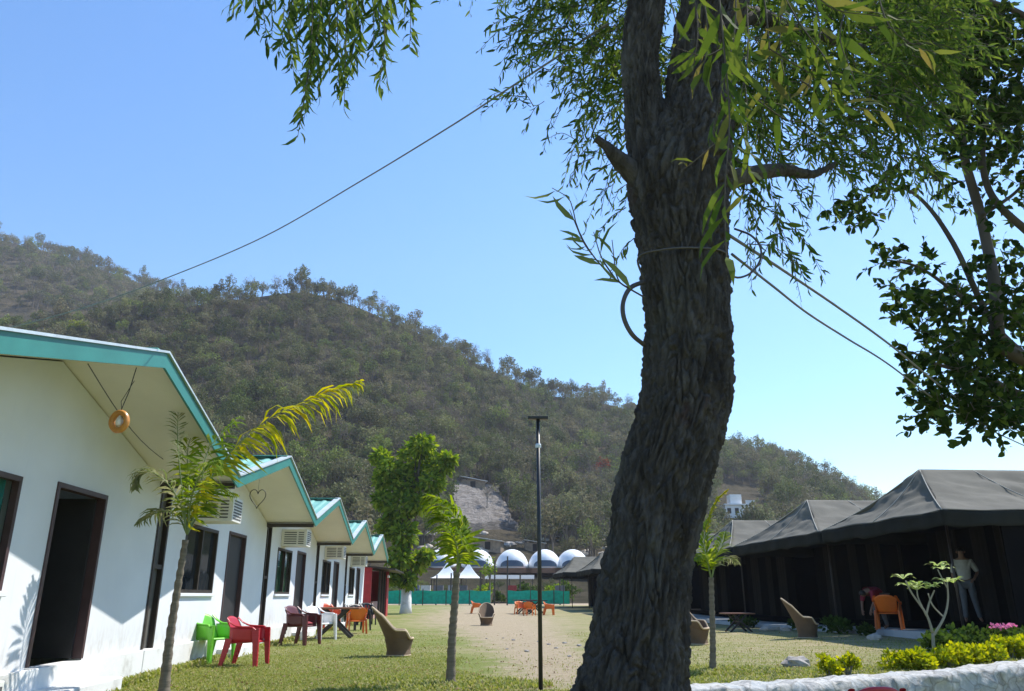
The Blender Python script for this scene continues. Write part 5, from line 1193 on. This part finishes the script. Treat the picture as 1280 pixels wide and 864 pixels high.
# ------------------------------------------------------------------ broad leaved tree at the right
def right_tree():
    Y0 = 9.2; base = Vector((8.0, 9.6, .12)); t = T('broadleaf_tree', 'dark broad leaved tree reaching in from the right edge with bent branches', 'tree', base)
    br = MB(); br.smooth = True; px = Y0/1.0/FPX
    def limb(pts, r0, r1): C = spline([tuple(p) for p in pts], 24); br.tube([Vector(p)-base for p in C], [r0+(r1-r0)*i/24 for i in range(25)], 10)
    A = lambda u, v, d=0: at(u, v, Y0+d)
    tk = MB(); tk.smooth = True; C = spline([tuple(base), tuple(base+Vector((.1, 0, 1.6))), tuple(A(1340, 520, .2)), tuple(A(1330, 300, .2)), tuple(A(1330, 60, .3)), tuple(A(1330, -150, .3))], 40)
    tk.tube([Vector(p)-base for p in C], [.24-.14*i/40 for i in range(41)], 14); O('trunk', tk, M['bark'], t)
    L = [([(1335,500),(1290,455),(1250,428),(1244,360),(1226,270),(1203,180),(1212,90),(1225,-40)], .10, .035), ([(1285,450),(1238,400),(1192,305),(1150,248),(1105,225)], .05, .014), ([(1335,330),(1285,290),(1240,245),(1228,190),(1240,120)], .06, .03),
         ([(1335,520),(1280,495),(1225,470),(1170,455),(1140,440)], .05, .012), ([(1240,400),(1200,370),(1150,335),(1110,325)], .035, .01), ([(1203,180),(1160,120),(1110,70),(1070,50)], .04, .012), ([(1330,60),(1280,20),(1230,0),(1150,-20)], .06, .02), ([(1226,270),(1270,240),(1300,200)], .03, .012), ([(1280,495),(1250,520),(1200,530)], .03, .01)]
    for pts, r0, r1 in L: limb([A(u, v, .1*math.sin(i*2)) for i, (u, v) in enumerate(pts)], r0, r1)
    cl = [(1180,40,90,60,260),(1250,90,55,80,230),(1110,20,80,45,70),(1230,170,60,45,80),(1130,120,60,60,60),(1160,70,60,40,60),(1125,222,38,18,13),(1062,258,34,18,12),(1085,280,26,8,6),(1250,250,40,35,12),(1262,325,35,25,20),(1140,330,40,14,13),(1105,322,18,10,5),(1165,375,45,28,26),(1225,395,60,48,80),(1120,380,22,18,5),(1185,440,50,26,34),(1240,460,60,42,90),(1160,480,35,25,12),(1205,505,50,28,50),(1255,515,40,28,50),(1165,520,24,14,6),(1275,400,30,50,14),(1200,225,30,20,6),(1280,180,30,60,20),(1190,-60,120,50,60),(1330,0,60,140,60),(1340,300,50,120,50)]
    P = []; D = []; Nn = []
    for u, v, ru, rv, n in cl:
        for k in range(n):
            a = random.uniform(0, 2*PI); q = random.random()**.5; s = np.array(A(u+ru*q*math.cos(a), v+rv*q*math.sin(a), random.uniform(-.9, 1.2))); d = unit(rng.normal(size=3)*.7+np.array([-.4, 0, .1])); ln = random.uniform(.18, .34)
            br.tube([Vector(s)-base, Vector(s+d*ln)-base], [.006, .003], 3, False)
            for i in range(9):
                P.append(s+d*ln*(i+1)/9); D.append(d*.6+unit(rng.normal(size=3))*.9+np.array([0, 0, -.15])); Nn.append(rng.normal(size=3)*.7+np.array([0, 0, .8]))
    m = len(P); O('branches', br, M['bark'], t); lf = MB(); add_leaves(lf, np.array(P), np.array(D), np.array(Nn), rng.uniform(.085, .15, m), rng.uniform(.026, .042, m), curl=.18, shape=((.32, 1), (.68, .85)))
    O('crown', lf, leafmat('dark broad leaves', [(.016,.032,.008), (.025,.048,.012), (.04,.07,.018), (.10,.15,.03)], .25, .75), t, world=True)
right_tree()

# ------------------------------------------------------------------ grass
def grass():
    n = 150000; u = rng.uniform(60, 1290, n*2); Y = 1/np.sqrt(rng.uniform(1/30**2, 1/9.2**2, n*2)); x = (u-640)/FPX*Y*1.07
    keep = []
    for i in range(n*2):
        X, YY = x[i], Y[i]
        if X < -5.0-.07*YY+.05 or YY < wally(X)+.42 or X > 11.7-.07*YY: continue
        q = mn.noise((X*.7, YY*.7, 5)); xc = .75-2.3*sst(12, 55, YY); pth = abs(X-xc)/(1.0+.08*(YY-12))
        if pth < 1.15+.8*q and YY > 10.9 and random.random() < .93: continue
        if X > 2.5 and YY > 14.5 and random.random() < .62: continue
        keep.append((X, YY, gz(X, YY)))
    P = np.array(keep); m = len(P); L = rng.uniform(.015, .045, m)*(1+.5*(P[:, 1] < 11.2)); D = rng.normal(size=(m, 3))*.55+np.array([0, 0, 1.]); Nn = rng.normal(size=(m, 3))*[1, 1, .2]
    # rank growth along the cottage wall, wall foot and palm feet
    ex = []
    for _ in range(9000):
        Yy = random.uniform(9, 40); ex.append((-4.88-.07*Yy+.1+abs(random.gauss(0, .12)), Yy, 0, .11))
    for c, r_, k in ((G(563, 857), .9, 3500), (G(891, 840), .8, 3000), (G(204, 872), .8, 2500)):
        for _ in range(k): a = random.uniform(0, 6.28); q = r_*random.random()**.7; ex.append((c.x+q*math.cos(a)*1.6, c.y+q*math.sin(a), 0, .085))
    for _ in range(9000): X = random.uniform(1.8, 9); ex.append((X, wally(X)+.45+abs(random.gauss(0, .5)), 0, .085))
    E = np.array(ex); E[:, 2] = [gz(a, b) for a, b in E[:, :2]]; k = len(E)
    P = np.concatenate([P, E[:, :3]]); L = np.concatenate([L, E[:, 3]*rng.uniform(.5, 1.1, k)]); D = np.concatenate([D, rng.normal(size=(k, 3))*.4+np.array([0, 0, 1.])]); Nn = np.concatenate([Nn, rng.normal(size=(k, 3))*[1, 1, .2]])
    lf = MB(); add_leaves(lf, P, D, Nn, L, L*.13+.002, curl=.5)
    tag(O('grass', lf, leafmat('lawn grass blades', [(.13,.17,.03), (.22,.26,.055), (.31,.33,.10), (.44,.39,.19)], .35, .6, .2)), 'short patchy green grass on the lawn', 'grass', kind='stuff')
grass()

def litter():
    P = []
    while len(P) < 1500:
        Y = 1/math.sqrt(random.uniform(1/30**2, 1/9.4**2)); x = (random.uniform(80, 1270)-640)/FPX*Y*1.07
        if x < -5.0-.07*Y or Y < wally(x)+.4 or x > 11.6-.07*Y: continue
        if mn.noise((x*.6, Y*.6, 8)) < random.uniform(-.4, .2): continue
        P.append((x, Y, gz(x, Y)+.025))
    P = np.array(P); m = len(P); D = rng.normal(size=(m, 3))*[1, 1, .15]; Nn = rng.normal(size=(m, 3))*.3+np.array([0, 0, 1.]); L = rng.uniform(.03, .075, m)
    lf = MB(); add_leaves(lf, P, D, Nn, L, L*.24, curl=.4); tag(O('fallen_leaves', lf, leafmat('dry fallen leaves', [(.20,.13,.06), (.32,.23,.12), (.14,.09,.05), (.42,.34,.20)], .15)), 'dry brown leaves scattered over the lawn and dirt path', 'fallen leaves', kind='stuff')
    k0 = None
    for i in range(16):
        Y = random.uniform(11, 26); x = random.uniform(-.6, 2.6)-.03*Y
        if k0 is None: o = k0 = O('pebble', rockmb(.045, 1.4, 1, .6, 91, 8), M['stone'])
        else: o = k0.copy(); COL.objects.link(o)
        o.location = (x, Y, gz(x, Y)+.01); s_ = random.uniform(.5, 1.3); o.scale = (s_,)*3; o.rotation_euler = (0, 0, random.uniform(0, 6)); tag(o, 'small grey pebble lying on the dirt path', 'stone', 'pebbles on the dirt path')
litter()
for k, (u, Y, r, h, mt) in enumerate(((512, 86, 1.0, 1.9, 'darkplant'), (530, 90, .9, 1.6, 'treeleaf'), (573, 88, .8, 2.2, 'darkplant'), (603, 90, 1.1, 2.6, 'treeleaf'), (624, 92, .6, 1.4, 'darkplant'), (658, 90, 1.0, 2.4, 'darkplant'), (690, 88, 1.1, 2.2, 'treeleaf'), (705, 92, 1.2, 2.6, 'darkplant'))):
    p = at(u, 750, Y); p.z = .35
    bush('shrub', ('dark shrub', 'green shrub')[mt == 'treeleaf']+' behind the green net fence, '+('first from the left', 'between leafy tree and left pavilion', 'between the two pavilions', 'right of the right pavilion', 'seen through the fence gap', 'left of the lamp post', 'just right of the lamp post', 'nearest the far grey tents')[k], p, r, h, M[mt], 420, .3, 'shrubs behind the green fence', 'shrub', 9)

# ------------------------------------------------------------------ haze
hz = MB().box(-1300, 1300, -260, 960, -20, 420); hm_ = bpy.data.materials.new('haze'); hm_.use_nodes = True; hn = hm_.node_tree; hn.nodes.remove(hn.nodes['Principled BSDF'])
pv = hn.nodes.new('ShaderNodeVolumePrincipled'); pv.inputs['Color'].default_value = (.86, .90, 1, 1); pv.inputs['Density'].default_value = .00024; pv.inputs['Anisotropy'].default_value = .3
hn.links.new(pv.outputs[0], hn.nodes['Material Output'].inputs['Volume']); tag(O('haze', hz, hm_), 'thin pale air haze between the camp and the hill', 'haze', kind='stuff')
